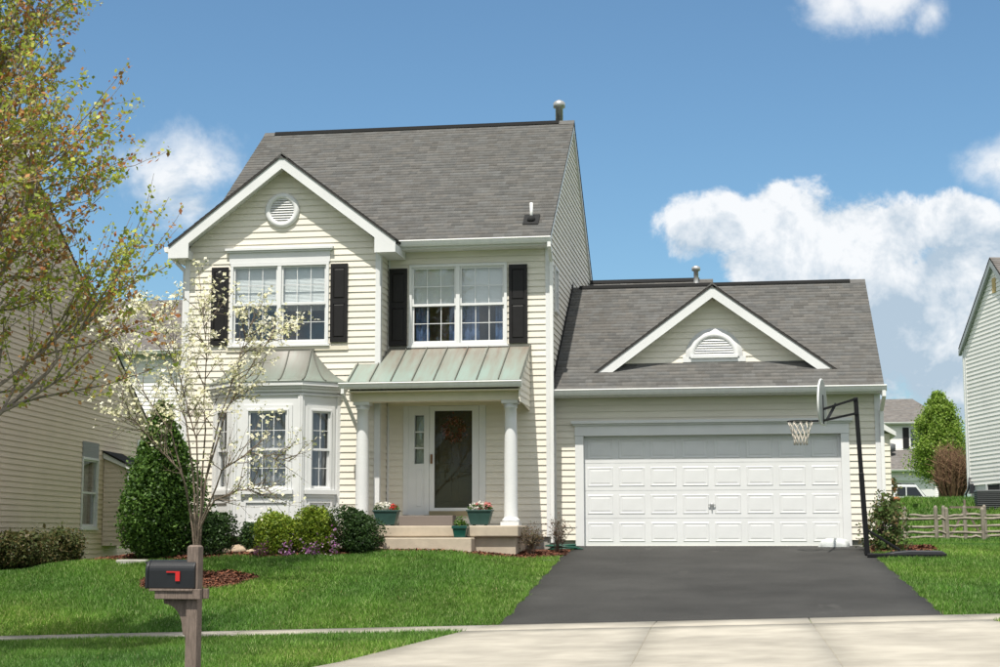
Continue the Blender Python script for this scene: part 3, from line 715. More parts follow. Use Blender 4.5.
for sg in (-1, 1):
    ex = AX+sg*2.27; m = MB()
    m.prism([(AX, WF0+.02, AZ-.05), (ex, WF0+.02, AZ-.05-GS*2.27), (ex, WF0+.02, AZ-.26-GS*2.27), (AX+sg*1.86, WF0+.02, AZ-.26-GS*2.27), (AX+sg*1.86, WF0+.02, AZ-.285-GS*1.86), (AX, WF0+.02, AZ-.285)], (0, .035, 0))
    m.build('rake_board', MT['white'], house)
    m = MB()   # sloping soffit behind the rake board
    m.prism([(AX, WF0+.056, AZ-.16), (AX+sg*1.95, WF0+.056, AZ-.16-GS*1.95), (AX+sg*1.95, WF0+.056, AZ-.225-GS*1.95), (AX, WF0+.056, AZ-.225)], (0, YW-WF0-.056, 0)); m.build('soffit', MT['white'], house)
    m = MB()   # boxed eave return
    x0, x1 = sorted((AX+sg*1.88, ex-sg*.002)); m.box(x0, x1, WF0+.056, YW+(.7 if sg < 0 else .62), AZ-.258-GS*2.27, AZ-.12-GS*2.24); m.build('eave_return', MT['white'], house)

# main eave: gutter, fascia, soffit
def gutter(x0, x1, y, ztop, name='gutter', par=None):
    pr = [(0, 0), (-.125, 0), (-.13, -.018), (-.115, -.03), (-.10, -.075), (-.075, -.115), (0, -.115)]
    m = MB(); m.prism([(x0, y+a, ztop+b) for a, b in pr], (x1-x0, 0, 0)); return m.build(name, MT['gutter'], par or house)
gutter(AX+2.20, -.50, -.90, 5.905)
m = MB(); m.box(AX+1.9, RX1+.02, -.90, YR+.01, 5.755, 5.785); m.build('soffit', MT['white'], house)
m = MB(); m.box(AX+1.9, RX1+.02, -.898, -.87, 5.786, 5.90); m.build('fascia', MT['white'], house)
# wing's left gutter and its downspout
m = MB(); m.prism([(-7.99, WF0+.1, 5.84), (-8.10, WF0+.1, 5.84), (-8.07, WF0+.1, 5.74), (-7.99, WF0+.1, 5.74)], (0, 1.4, 0)); m.build('gutter', MT['gutter'], house)
def downspout(pts, w=.07, h=.055):
    m = MB()
    for a, b in zip(pts[:-1], pts[1:]):
        a = Vector(a); b = Vector(b); d = (b-a).normalized(); m.beam(a-d*.02, b+d*.02, w, h, (0, -1, 0.001))
    return m.build('downspout', MT['gutter'], house, bevel=.008)
downspout([(-8.03, -1.05, 5.74), (-8.03, -1.05, 5.66), (-7.76, -1.08, 5.40), (-7.76, -1.08, .3)])
downspout([(-.535, -.96, 5.80), (-.535, -.96, 5.72), (-.545, -.57, 5.50), (-.545, -.57, .1)])

# garage roof
GY, GZ, GE = 3.5, 5.60, -.43
GSL = (GZ-3.0)/(GY-GE); LG = (GY-GE)*sqrt(1+GSL**2)
slab_roof((RX1+.02, GE, 3.0), (1, 0, 0), Vector((0, 1, GSL)), 5.68-RX1-.02, LG, seed=8)
slab_roof((5.68, 2*GY-GE, 3.0), (-1, 0, 0), Vector((0, -1, GSL)), 5.68-RX1-.02, LG, seed=9)
m = MB(); m.prism([(-.42, GY-.12, GZ-.05), (-.42, GY-.08, GZ+.022), (-.42, GY+.08, GZ+.022), (-.42, GY+.12, GZ-.05)], (5.78, 0, 0)); m.build('ridge_cap', MT['ridge'], house)
m = MB(); m.prism([(5.36, GY-.14, GZ-.08), (5.36, GY, GZ+.025), (5.36, GY+.14, GZ-.08)], (.32, 0, 0)); m.build('ridge_cap', MT['shingle'], house, colors=True)
for sgn in (-1, 1):
    m = MB(); y0 = GY+sgn*(GY-GE-.03); a = Vector((GX1, GY, GZ-.075)); b = Vector((GX1, y0, GZ-.075-GSL*abs(y0-GY)))
    m.prism([a, b, b+Vector((0, 0, -.14)), a+Vector((0, 0, -.14))], (.055, 0, 0)); m.build('rake_board', MT['white'], house)
gutter(RX1+.03, 5.72, -.41, 3.0)
m = MB(); m.box(RX1+.02, GX1+.05, -.41, YG+.005, 2.865, 2.89); m.build('soffit', MT['white'], house)
m = MB(); m.box(RX1+.02, GX1+.05, -.409, -.385, 2.891, 2.985); m.build('fascia', MT['white'], house)
downspout([(5.67, -.47, 2.88), (5.67, -.47, 2.80), (5.645, -.06, 2.55), (5.645, -.06, .05)])
# flashing where garage roof meets the wall
m = MB(); n = Vector((0, -GSL, 1)).normalized()
m.prism([Vector((RX1+.022, GE+.05, 3.03))+n*.02, Vector((RX1+.022, GY, GZ))+n*.02, Vector((RX1+.022, GY, GZ+.10)), Vector((RX1+.022, GE+.05, 3.14))], (.012, 0, 0)); m.build('step_flashing', MT['ridge'], house)

# small gable on the garage roof
DYF, DYW, DX, DZ, DS = .12, .45, 2.52, 5.08, .733
fd = WF(0, DYW, 1, 0)
dz0 = 3.0+GSL*(DYW-GE)
siding(house, fd, dz0-.02, 4.86, lin([(dz0-.02, DX-(4.88-dz0)/DS), (4.88, DX-.01)]), lin([(dz0-.02, DX+(4.88-dz0)/DS), (4.88, DX+.01)]))
dl = 2.36*sqrt(1+DS*DS)
def dclip(v):
    z = DZ-DS*2.36+DS*v/sqrt(1+DS*DS); return (0, max(.12, (z-3.0)/GSL+GE-DYF+.12))
slab_roof((DX-2.36, DYF+3.2, DZ-DS*2.36), (0, -1, 0), Vector((1, 0, DS)), 3.2, dl, clip=flip(dclip, 3.2), seed=12)
slab_roof((DX+2.36, DYF, DZ-DS*2.36), (0, 1, 0), Vector((-1, 0, DS)), 3.2, dl, clip=dclip, seed=13)
m = MB(); m.prism([(DX-.13, DYF, DZ-.08), (DX, DYF, DZ+.03), (DX+.13, DYF, DZ-.08)], (0, 2.5, 0)); m.build('ridge_cap', MT['shingle'], house, colors=True)
for sg in (-1, 1):
    m = MB(); e = 2.34
    m.prism([(DX, DYF+.015, DZ-.05), (DX+sg*e, DYF+.015, DZ-.05-DS*e), (DX+sg*(e-.29), DYF+.015, DZ-.05-DS*e), (DX, DYF+.015, DZ-.265)], (0, .035, 0)); m.build('rake_board', MT['white'], house)
    m = MB(); m.prism([(DX, DYF+.051, DZ-.20), (DX+sg*(e-.2), DYF+.051, DZ-.20-DS*(e-.2)), (DX+sg*(e-.2), DYF+.051, DZ-.225-DS*(e-.2)), (DX, DYF+.051, DZ-.225)], (0, DYW-DYF-.051, 0)); m.build('soffit', MT['white'], house)
# half-round louvre in that gable
def half_vent(F, cx, z0, ro, ri):
    m = MB(); n = 22; vs = []; fs = []
    prof = [(ri, -.02), (ri, .035), (ri+.015, .055), (ro-.07, .055), (ro-.07, .035), (ro, .028), (ro, -.02)]
    for r_, d in prof:
        for k in range(n+1): a = pi*k/n; vs.append(F.p(cx+r_*cos(a), z0+.10+r_*sin(a), d))
    for i in range(len(prof)-1):
        for k in range(n): fs.append((i*(n+1)+k, i*(n+1)+k+1, (i+1)*(n+1)+k+1, (i+1)*(n+1)+k))
    m.add(vs, fs, None, True)
    F.box(m, cx-ro-.05, cx+ro+.05, z0, z0+.10, -.01, .035); F.box(m, cx-ri-.07, cx+ri+.07, z0+.075, z0+.125, .03, .075)
    v = m.build('half_round_vent', MT['white'], house)
    k = .03
    while k < ri-.03:
        h = sqrt(max(0, ri*ri-k*k)); zz = z0+.125+k; l = MB()
        l.hexa([F.p(cx-h, zz-.022, .045), F.p(cx+h, zz-.022, .045), F.p(cx+h, zz-.018, .043), F.p(cx-h, zz-.018, .043),
                F.p(cx-h, zz+.020, .012), F.p(cx+h, zz+.020, .012), F.p(cx+h, zz+.024, .010), F.p(cx-h, zz+.024, .010)])
        l.build('slat', MT['white'], v); k += .047
half_vent(fd, 2.53, dz0+.0, .56, .385)

# rear wing roof showing over the garage ridge, and its vent pipe
m = MB(); m.box(RX1+.03, 2.34, 5.0, 9.2, 0, 4.9); m.build('wall', MT['siding'], house)
rs = .66; rl = 2.35*sqrt(1+rs*rs)
slab_roof((RX1+.04, 4.75, 6.29-rs*2.35), (1, 0, 0), Vector((0, 1, rs)), 2.40-RX1-.04, rl, seed=15)
slab_roof((2.40, 9.45, 6.29-rs*2.35), (-1, 0, 0), Vector((0, -1, rs)), 2.40-RX1-.04, rl, seed=16)
m = MB(); m.prism([(RX1+.05, 6.96, 6.23), (RX1+.05, 7.1, 6.33), (RX1+.05, 7.24, 6.23)], (2.62, 0, 0)); m.build('ridge_cap', MT['ridge'], house)
m = MB(); m.lathe([(.13, 0), (.09, .10), (.055, .12), (.055, .50), (.10, .52), (.10, .60), (.03, .64)], (2.02, 6.5, 5.88), 14); m.build('vent_pipe', MT['galv'], house)
m = MB(); m.lathe([(.085, 0), (.085, .40), (.135, .42), (.135, .52), (.10, .56), (.02, .60)], (-.90, 3.95, 9.36), 16); m.build('vent_pipe', MT['galv'], house)
vz = RZ-PS*(RY+.3)
m = MB(); m.lathe([(.03, 0), (.03, .36)], (-.965, -.3, vz), 12); pv = m.build('vent_pipe', MT['pvc'], house)
m = MB(); m.prism([Vector((-1.12, -.46, vz-.11)), Vector((-.81, -.46, vz-.11)), Vector((-.81, -.14, vz+.135)), Vector((-1.12, -.14, vz+.135))], (0, 0, .025)); m.lathe([(.11, -.03), (.05, .10)], (-.965, -.3, vz), 14); m.build('pipe_boot', MT['boot'], pv)
# bump-out at the rear right corner
m = MB(); m.box(GX1+.005, 6.22, 5.0, 6.6, .1, 2.35); bo = m.build('bump_out', MT['siding'], house)
mm = MB(); F = WF(0, 5.0, 1, 0)
for k in range(18):
    z = .2+k*EXPO; board(mm, F, (GX1+.01, 6.22, GX1+.01, 6.22, z, z+EXPO, z, z+EXPO))
tag(mm.build('siding', MT['siding'], bo), kind='stuff')
m = MB(); m.prism([(GX1+.006, 4.85, 2.95), (6.34, 4.85, 2.45), (6.34, 4.85, 2.36), (GX1+.006, 4.85, 2.75)], (0, 1.9, 0)); m.build('roof', MT['white'], bo)

# ---- garage door
m = MB()
for r_ in range(4):
    z0 = .015+r_*.531; m.box(-.005, 4.885, .105, .15, z0+.004, z0+.527)
    m.box(-.005, 4.885, .112, .15, z0-.006, z0+.006)
gd = m.build('garage_door', MT['white'], house)
tag(gd, 'white sectional garage door with raised panels')
pw = 4.88/8
def panel_mesh():
    p = MB(); w, h, i, j = .475, .345, .035, .06
    q = [(0, 0, 0), (w, 0, 0), (w, 0, h), (0, 0, h)]; a = [(i, .022, i), (w-i, .022, i), (w-i, .022, h-i), (i, .022, h-i)]; b = [(j, -.004, j), (w-j, -.004, j), (w-j, -.004, h-j), (j, -.004, h-j)]
    # a raised rim, a groove and a raised field
    rim = [(-.012, .0, -.012), (w+.012, .0, -.012), (w+.012, .0, h+.012), (-.012, .0, h+.012)]
    hi = [(0, -.009, 0), (w, -.009, 0), (w, -.009, h), (0, -.009, h)]
    vs = rim+hi+[(x, .0-.002, z) for x, y, z in a]+[(x, -.007, z) for x, y, z in b]
    fs = [(12, 13, 14, 15)]
    for s0 in (0, 4, 8):
        for k in range(4): fs.append((s0+k, s0+(k+1) % 4, s0+4+(k+1) % 4, s0+4+k))
    me = bpy.data.meshes.new('panel'); me.from_pydata(vs, [], fs); me.materials.append(MT['white']); me.update(); return me
pm = panel_mesh()
for r_ in range(4):
    for k in range(8):
        o = link('panel', pm, gd); o.location = (k*pw+.068, .105, .015+r_*.531+.095)
m = MB(); m.lathe([(.035, 0), (.035, -.02), (.02, -.03)], (2.44, .105, .80), 14, 'Y'); m.box(2.37, 2.51, .065, .078, .785, .805); m.box(2.43, 2.45, .07, .10, .70, .80); m.build('handle', MT['galv'], gd)
m = MB(); m.box(-.01, 4.89, .09, .16, -.012, .016); m.build('bottom_seal', MT['cream_trim'], gd)
m = MB(); fg.box(m, -.165, -.004, .02, 2.13, -.11, .035); m.build('door_casing', MT['white'], house)
m = MB(); fg.box(m, 4.884, 5.035, .02, 2.13, -.11, .035); m.build('door_casing', MT['white'], house)
m = MB(); fg.box(m, -.17, 5.04, 2.132, 2.33, -.11, .045); fg.box(m, -.20, 5.07, 2.33, 2.365, .0, .08); fg.box(m, -.235, 5.105, 2.365, 2.42, .0, .13); m.build('door_header', MT['white'], house)
m = MB(); m.box(-.16, 5.03, .25, .27, 0, 2.4); m.build('garage_back_panel', MT['interior'], house)

# ---- porch
PE, PX0, PX1 = -1.93, -4.26, -.95
pz0, pz1 = 3.045, 3.83; ps = (pz1-pz0)/(YR-PE)
nrm = Vector((0, -ps, 1)).normalized()
def pr_(x, y, up=0): return Vector((x, y, pz0+ps*(y-PE)))+nrm*up
m = MB()   # right of the wing corner the sheet runs up to the recessed wall, left of it to the wing wall
m.prism([pr_(WX1+.03, PE), pr_(PX1, PE), pr_(PX1, YR-.005), pr_(WX1+.03, YR-.005)], nrm*.03)
m.prism([pr_(PX0, PE), pr_(WX1+.029, PE), pr_(WX1+.029, YW-.022), pr_(PX0, YW-.022)], nrm*.03)
prf = m.build('porch_roof', MT['patina'], house)
x = PX1-.015
for k in range(9):
    xx = PX1-.015-k*.405
    if xx < PX0+.01: break
    m = MB(); yb = YR-.01 if xx > WX1+.06 else YW-.03
    m.beam(pr_(xx, PE+.0, .045), pr_(xx, yb, .045), .018, .035, nrm); m.build('standing_seam', MT['patina_seam'], prf)
m = MB(); m.box(WX1+.05, PX1, YR-.05, YR-.022, pz1+.0, pz1+.055); m.build('flashing', MT['patina_seam'], prf)
gutter(PX0-.12, PX1+.02, PE+.03, 3.05)
m = MB(); m.box(PX0+.02, PX1-.02, PE+.035, YR-.025, 2.885, 2.905); m.build('porch_ceiling', MT['cream_trim'], house)
m = MB(); m.box(PX0+.06, PX1-.03, -1.66, -1.36, 2.72, 2.884); m.build('porch_beam', MT['cream_trim'], house)
m = MB(); m.box(WX1+.03, PX1-.03, YR-.042, YR-.022, 2.72, 2.884); m.build('frieze', MT['cream_trim'], house)
for X in (PX1-.03,):    # siding on the triangular cheek
    m = MB(); m.prism([(X-.02, PE+.04, 2.72), (X-.02, YR-.02, 2.60), (X-.02, YR-.02, pz1-.03), (X-.02, PE+.04, pz0-.02)], (.018, 0, 0)); ck = m.build('porch_cheek', MT['siding'], house)
    mm = MB(); Fc_ = WF(X, 0, 0, 1)
    for k in range(9):
        z = 2.66+k*EXPO; ya = max(PE+.04, (z+EXPO-pz0+.02)/ps+PE)
        if ya < YR-.1: board(mm, Fc_, (ya, YR-.02, ya, YR-.02, z, z+EXPO, z, z+EXPO), .014)
    tag(mm.build('siding', MT['siding'], ck), kind='stuff')
m = MB(); m.prism([(PX0+.06, PE+.04, 2.72), (PX0+.06, YW-.022, 2.72), (PX0+.06, YW-.022, pz0+.38), (PX0+.06, PE+.04, pz0-.02)], (.018, 0, 0)); m.build('porch_cheek', MT['siding'], house)
for cx in (-4.03, -1.205):
    m = MB(); cy = -1.50
    m.box(cx-.17, cx+.17, cy-.17, cy+.17, .402, .47)
    m.lathe([(.155, 0), (.165, .02), (.165, .045), (.145, .06), (.13, .085), (.128, .10), (.125, .5), (.123, 1.2), (.112, 1.9), (.108, 2.10), (.125, 2.11), (.125, 2.13), (.115, 2.14), (.15, 2.19)], (cx, cy, .47), 28)
    m.box(cx-.155, cx+.155, cy-.155, cy+.155, 2.66, 2.719); m.build('porch_column', MT['white'], house)
downspout([(PX0-.05, -1.96, 2.95), (PX0-.05, -1.96, 2.86), (-4.17, -1.26, 2.18), (-4.16, -1.22, 2.05), (-4.16, -1.22, .1)], .06, .05)
# stoop and step
m = MB(); m.box(-4.35, -1.0, -2.0, YR-.03, .20, .40); m.build('stoop_slab', MT['concrete_step'], house, bevel=.02)
m = MB(); m.box(-4.25, -1.06, -1.90, YR-.03, -.5, .199); m.build('stoop_base', MT['concrete_step'], house)
m = MB(); m.box(-3.43, -1.80, -2.34, -1.905, -.35, .185); m.build('step', MT['concrete_step'], house, bevel=.02)
m = MB(); m.box(-3.46, -2.42, -.86, YR-.02, .402, .60); m.build('door_step', pmat('brown_grey_step', (.17, .145, .13), .85), house, bevel=.01)
# entry surround, storm door, sidelight
m = MB()
fr.box(m, -3.46, -3.36, .62, 2.84, -.08, .03); fr.box(m, -1.97, -1.84, .62, 2.84, -.08, .03); fr.box(m, -3.36, -1.97, 2.72, 2.84, -.08, .031)
fr.box(m, -3.04, -2.945, .62, 2.72, -.08, .028)
fr.box(m, -3.36, -3.24, .62, 2.72, -.09, .012); fr.box(m, -3.055, -3.04, .62, 2.72, -.09, .0125); fr.box(m, -3.24, -3.055, .62, 1.60, -.09, .0122); fr.box(m, -3.24, -3.055, 2.54, 2.72, -.09, .0124)
m.build('door_frame', MT['white'], house)
m = MB(); fr.box(m, -3.20, -3.095, .78, 1.48, .012, .022); m.build('panel', MT['white'], house, bevel=.01)
sdl = MB()
for z in (1.905, 2.215): fr.box(sdl, -3.24, -3.055, z-.012, z+.012, -.05, -.01)
sl_ = sdl.build('sidelight', MT['white'], house)
for a, b in ((1.60, 1.893), (1.917, 2.203), (2.227, 2.54)):
    p = MB(); fr.box(p, -3.238, -3.057, a+.002, b-.002, -.035, -.03); p.build('pane', MT['glass'], sl_)
p = MB(); fr.box(p, -3.235, -3.06, 1.6, 2.53, -.16, -.14); p.build('curtain', pmat('pale_green_sheer', (.42, .46, .38), .9), sl_)
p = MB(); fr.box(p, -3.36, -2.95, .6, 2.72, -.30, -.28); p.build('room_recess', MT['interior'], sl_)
m = MB(); a, b, c, d = -2.94, -1.975, .69, 2.715
fr.box(m, a, a+.095, c, d, -.02, .025); fr.box(m, b-.13, b, c, d, -.02, .025); fr.box(m, a+.095, b-.13, d-.095, d, -.02, .0248); fr.box(m, a+.095, b-.13, c, c+.06, -.02, .0248)
stdr = m.build('storm_door', MT['white'], house)
p = MB(); fr.box(p, a+.095, b-.13, c+.06, d-.095, -.004, .002); p.build('pane', MT['glass_dark'], stdr)
m = MB(); fr.box(m, a+.02, a+.06, 1.60, 1.78, .025, .05); fr.box(m, a+.028, a+.05, 1.66, 1.72, .05, .085); m.build('handle', pmat('bronze_handle', (.20, .10, .05), .35, .5, metal=.5), stdr)
m = MB(); fr.box(m, a, b, .60, .69, -.05, .05); m.build('threshold', pmat('tan_threshold', (.30, .25, .15), .6), house)
m = MB(); fr.box(m, a+.05, b-.06, .69, 2.68, -.13, -.085)
for (u0, u1, z0, z1) in ((.16, .42, .18, .75), (.55, .81, .18, .75), (.16, .42, .92, 1.85), (.55, .81, .92, 1.85)):
    fr.box(m, a+u0, a+u1, .69+z0, .69+z1, -.085, -.075)
m.build('front_door', MT['door'], house, bevel=.008)
def wreath():
    V = []; Fc = []; C = []; c = fr.p(-2.475, 2.26, -.045); rr = random.Random(3)
    for k in range(420):
        a = rr.uniform(0, 2*pi); R_ = .155+rr.gauss(0, .045); p = Vector(c)+Vector((R_*cos(a), rr.uniform(-.022, .022), R_*sin(a)))
        t = Vector((cos(a+rr.uniform(-1, 1)), rr.uniform(-.4, .4), sin(a+rr.uniform(-1, 1)))).normalized(); s = t.orthogonal().normalized(); l = rr.uniform(.03, .06)
        n = len(V); V += [p, p+t*l*.5+s*l*.3, p+t*l, p+t*l*.5-s*l*.3]; Fc.append((n, n+1, n+2, n+3))
        C.append(rr.choice([(.20, .05, .03), (.30, .10, .07), (.12, .07, .03), (.06, .05, .02), (.33, .19, .13)]))
    o = link('wreath', mesh_arrays('wreath', [tuple(v) for v in V], Fc, C, [MT['wreath']])); tag(o, 'dried reddish-brown wreath hung on the front door behind the storm glass', 'wreath')
wreath()

# ---- bay window
JR, CR, CL, JL = (-4.57, YW), (-5.17, -1.72), (-6.48, -1.72), (-7.08, YW)
T8 = tan(pi/8)
def bay_ring(o): return [(JL[0]-o*1.414, YW), (CL[0]-o*T8, CL[1]-o), (CR[0]+o*T8, CR[1]-o), (JR[0]+o*1.414, YW)]
def ring_prism(mb, o, z0, z1, back=.3):
    r_ = bay_ring(o); pts = [(x, y, z0) for x, y in r_]; pts[0] = (pts[0][0], YW-.02, z0); pts[-1] = (pts[-1][0], YW-.02, z0); mb.prism(pts, (0, 0, z1-z0))
facets = []
for a, b in ((JL, CL), (CL, CR), (CR, JR)):
    F = WF(a[0], a[1], b[0]-a[0], b[1]-a[1]); facets.append((F, sqrt((b[0]-a[0])**2+(b[1]-a[1])**2)))
m = MB(); ring_prism(m, .0, .21, .235); ring_prism(m, -.01, 2.9, 3.09); bay = m.build('bay', MT['white'], house)
for i, (F, wd) in enumerate(facets):
    if i == 1: hole = (.255, 1.075, 1.08, 2.60)
    else: hole = (.185, wd-.185, 1.08, 2.60)
    m = MB()
    for c in courses(sorted({.236, 2.90, hole[2], hole[3]}), lambda z: 0, lambda z, wd=wd: wd, [hole]):
        ab, bb, at, bt, z0, z1 = c[:6]; F.box(m, ab, bb, z0, z1, -.08, 0)
    F.box(m, -.03, .06, .236, 2.90, -.02, .02); F.box(m, wd-.06, wd+.03, .236, 2.90, -.02, .02)
    u0, u1 = hole[0], hole[1]
    F.box(m, u0-.07, u1+.07, 2.60, 2.68, .0, .022); F.box(m, u0-.07, u0, 1.08, 2.60, .0, .0215); F.box(m, u1, u1+.07, 1.08, 2.60, .0, .0215)
    F.box(m, u0-.10, u1+.10, 1.0, 1.08, .0, .07); F.box(m, u0-.07, u1+.07, .94, 1.0, .0, .03)
    m.build('wall_panel', MT['white'], bay)
    m = MB(); pa, pb = .44, .88
    F.box(m, u0-.03, u1+.03, pb-.04, pb, .0, .025); F.box(m, u0-.03, u1+.03, pa, pa+.04, .0, .025); F.box(m, u0-.03, u0+.01, pa+.04, pb-.04, .0, .0245); F.box(m, u1-.01, u1+.03, pa+.04, pb-.04, .0, .0245)
    m.build('panel_moulding', MT['white'], bay)
    window(F, u0, u1, 1.081, 2.599, units=1, grid=((3, 2) if i == 1 else (2, 2)), lower_rows=(2 if i == 1 else 2), casing=.03, curtain=('curtain_grey', 1.1, 2.58, [(u0+.02, u1-.02)] if i != 1 else [(u0+.02, u0+.42), (u0+.36, u1-.02)]), depth=.45, name='bay_window')
m = MB(); ring_prism(m, .03, 2.86, 2.885); ring_prism(m, .035, 2.93, 2.99); ring_prism(m, .07, 2.991, 3.04); ring_prism(m, .12, 3.041, 3.115); m.build('cornice', MT['white'], bay)
def bay_roof():
    e = bay_ring(.135); z0, z1 = 3.118, 3.75
    tops = [(-6.50, YW-.022), (-6.47, YW-.06), (-5.13, YW-.06), (-5.10, YW-.022)]; n = 12; V = []; Fc = []
    def pt(i, t):
        s = t; x = e[i][0]+(tops[i][0]-e[i][0])*s; y = e[i][1]+(tops[i][1]-e[i][1])*s
        return (x, min(y, YW-.022), z0+.02+(z1-z0)*(.12*t+.88*t**1.75))
    for j in range(n+1):
        for i in range(4): V.append(pt(i, j/n))
    for j in range(n):
        for i in range(3): Fc.append((j*4+i, j*4+i+1, (j+1)*4+i+1, (j+1)*4+i))
    k = len(V); V += [(x, y if 0 < q < 3 else YW-.022, 3.116) for q, (x, y) in enumerate(e)]
    for i in range(3): Fc.append((k+i, k+i+1, i+1, i))
    o = link('bay_roof', mesh_arrays('bay_roof', V, Fc, None, [MT['patina_dark']], False), house)
    def between(i0, i1, f, t): a = Vector(pt(i0, t)); b = Vector(pt(i1, t)); return a.lerp(b, f)+Vector((0, -.006, .008))
    for (i0, i1, f) in ((1, 2, 0), (1, 2, .33), (1, 2, .67), (1, 2, 1), (2, 3, .5), (0, 1, .5)):
        s = MB(); s.tube([between(i0, i1, f, j/n) for j in range(n+1)], .013, 6); s.build('standing_seam', MT['patina_seam'], o)
    s = MB(); s.box(-6.52, -5.08, YW-.065, YW-.021, 3.755, 3.80); s.build('flashing', MT['patina_seam'], o)
bay_roof()

# ================================================================== NEIGHBOURING HOUSES
def simple_siding(par, F, z0, z1, Lf, Rf, holes=(), mat='siding_taupe', expo=.127): return siding(par, F, z0, z1, Lf, Rf, holes, single=False, mat=mat, expo=expo)
def left_house():
    x0, y0 = lat_depth(-9.87, 31.3); dx, dy = -.105, .9945
    gzb = -.5
    h = thing('neighbour_house', (x0-4, y0+4, gzb), 'taupe vinyl-sided house with tall narrow window and small bump-out facing the garden', 'house')
    F = WF(x0, y0, dx, dy)            # right-hand wall; u = distance behind the point seen at the picture edge
    U0, U1, UA = -7.0, 10.6, .5; zA, zE1, zE0 = 8.02, 3.15, 4.1
    zb = -.42
    wu0, wu1 = [11.45/((500-p)/F_PX+.0505)-31.3 for p in (82.5, 98.5)]
    def zat(py, u): return .247+(534.2-py)/F_PX*(31.3+u)
    wz0, wz1 = zat(528, wu0), zat(441, wu0)
    simple_siding(h, F, zb, zA-.05, lin([(zb, U0), (zE0, U0), (zA, UA)]), lin([(zb, U1), (zE1, U1), (zA, UA)]), [(wu0, wu1, wz0, wz1)], expo=.116)
    m = MB(); F.box(m, U0, U1, -1.2, zb, -.2, -.03); m.build('foundation', MT['foundation'], h)
    zt = wz1-(wz1-wz0)*.18
    wo = window(F, wu0, wu1, wz0, zt, units=1, grid=(1, 1), lower_rows=1, parent=h, curtain=('curtain_grey', wz0+.1, zt, [(wu0+.05, wu1-.05)]))
    m = MB(); F.box(m, wu0, wu1, zt, wz1, -.05, .03); m.build('transom', MT['curtain_grey'], wo)
    m = MB(); m.prism([F.p(U0-.3, zE0-.23, .05), F.p(UA, zA+.12, .05), F.p(U1+.4, zE1-.18, .05), F.p(U1+.4, zE1-.33, .05), F.p(UA, zA-.06, .05), F.p(U0-.3, zE0-.40, .05)], (F.n[0]*-.04, F.n[1]*-.04, 0)); m.build('rake_board', MT['siding_taupe'], h)
    for (ua, za, ub, zb2) in ((U0-.35, zE0-.24, UA, zA+.12), (U1+.45, zE1-.19, UA, zA+.12)):
        a = F.p(ua, za, .07); b = F.p(ub, zb2, .07); v = b-a; L = v.length
        u = Vector((-F.n[0], -F.n[1], 0))
        if u.cross(v).z < 0: a = a+u*9; u = -u
        slab_roof(a, u, v, 9, L, seed=21, name='roof', mat='shingle_far', parent=h)
    # other walls
    for (P, Q) in (((U0, 0), (U0, -8.8)), ((U1, -8.8), (U1, 0))):
        a = F.p(P[0], 0, P[1]); b = F.p(Q[0], 0, Q[1]); d = b-a
        G_ = WF(a.x, a.y, d.x, d.y) if True else None
        simple_siding(h, G_, -1, 3.4, 0, d.length, (), expo=.116)
    # bump-out
    bu = 11.45/((500-104.5)/F_PX+.0505)-31.3; pd = .66; bl = 1.3
    zb0 = zat(545, bu); zr1, zr0 = zat(456, bu), zat(470, bu)
    m = MB(); m.prism([F.p(bu, zb0, .02), F.p(bu, zb0, pd), F.p(bu, zr0, pd), F.p(bu, zr1, .02)], (F.u[0]*bl, F.u[1]*bl, 0)); bo = m.build('bump_out', MT['siding_blush'], h)
    Ff = WF(*F.p(bu, 0, .02).xy, F.n[0], F.n[1]); mm = MB()
    n = int((zr1-zb0)/.116)
    for k in range(n):
        z = zb0+k*.116; zt_ = z+.116
        e1 = pd-.02 if zt_ < zr0 else (pd-.02)*(zr1-zt_)/(zr1-zr0)
        board(mm, Ff, (0, e1, 0, e1, z, zt_, z, zt_))
    tag(mm.build('siding', MT['siding_blush'], bo), kind='stuff')
    m = MB(); Ff.box(m, pd-.09, pd-.0, zb0, zr0, .0, .03); m.build('corner_trim', MT['white'], bo)
    m = MB(); m.prism([F.p(bu-.12, zr1+.07, .02), F.p(bu-.12, zr0+.02, pd+.12), F.p(bu-.12, zr0-.05, pd+.12), F.p(bu-.12, zr1-.06, .02)], (F.u[0]*(bl+.2), F.u[1]*(bl+.2), 0)); m.build('roof', MT['white'], bo)
    m = MB(); m.prism([F.p(bu-.15, zr1+.12, .02), F.p(bu-.15, zr0+.06, pd+.15), F.p(bu-.15, zr0+.022, pd+.15), F.p(bu-.15, zr1+.072, .02)], (F.u[0]*(bl+.3), F.u[1]*(bl+.3), 0)); m.build('roof', MT['boot'], bo)
    m = MB(); Fb = F; wb0 = 11.45/((500-137)/F_PX+.0505)-31.3; m = MB(); F.box(m, wb0, wb0+.5, zat(470, wb0), zat(440, wb0), .0, .04); m.build('window', MT['white'], h)
left_house()

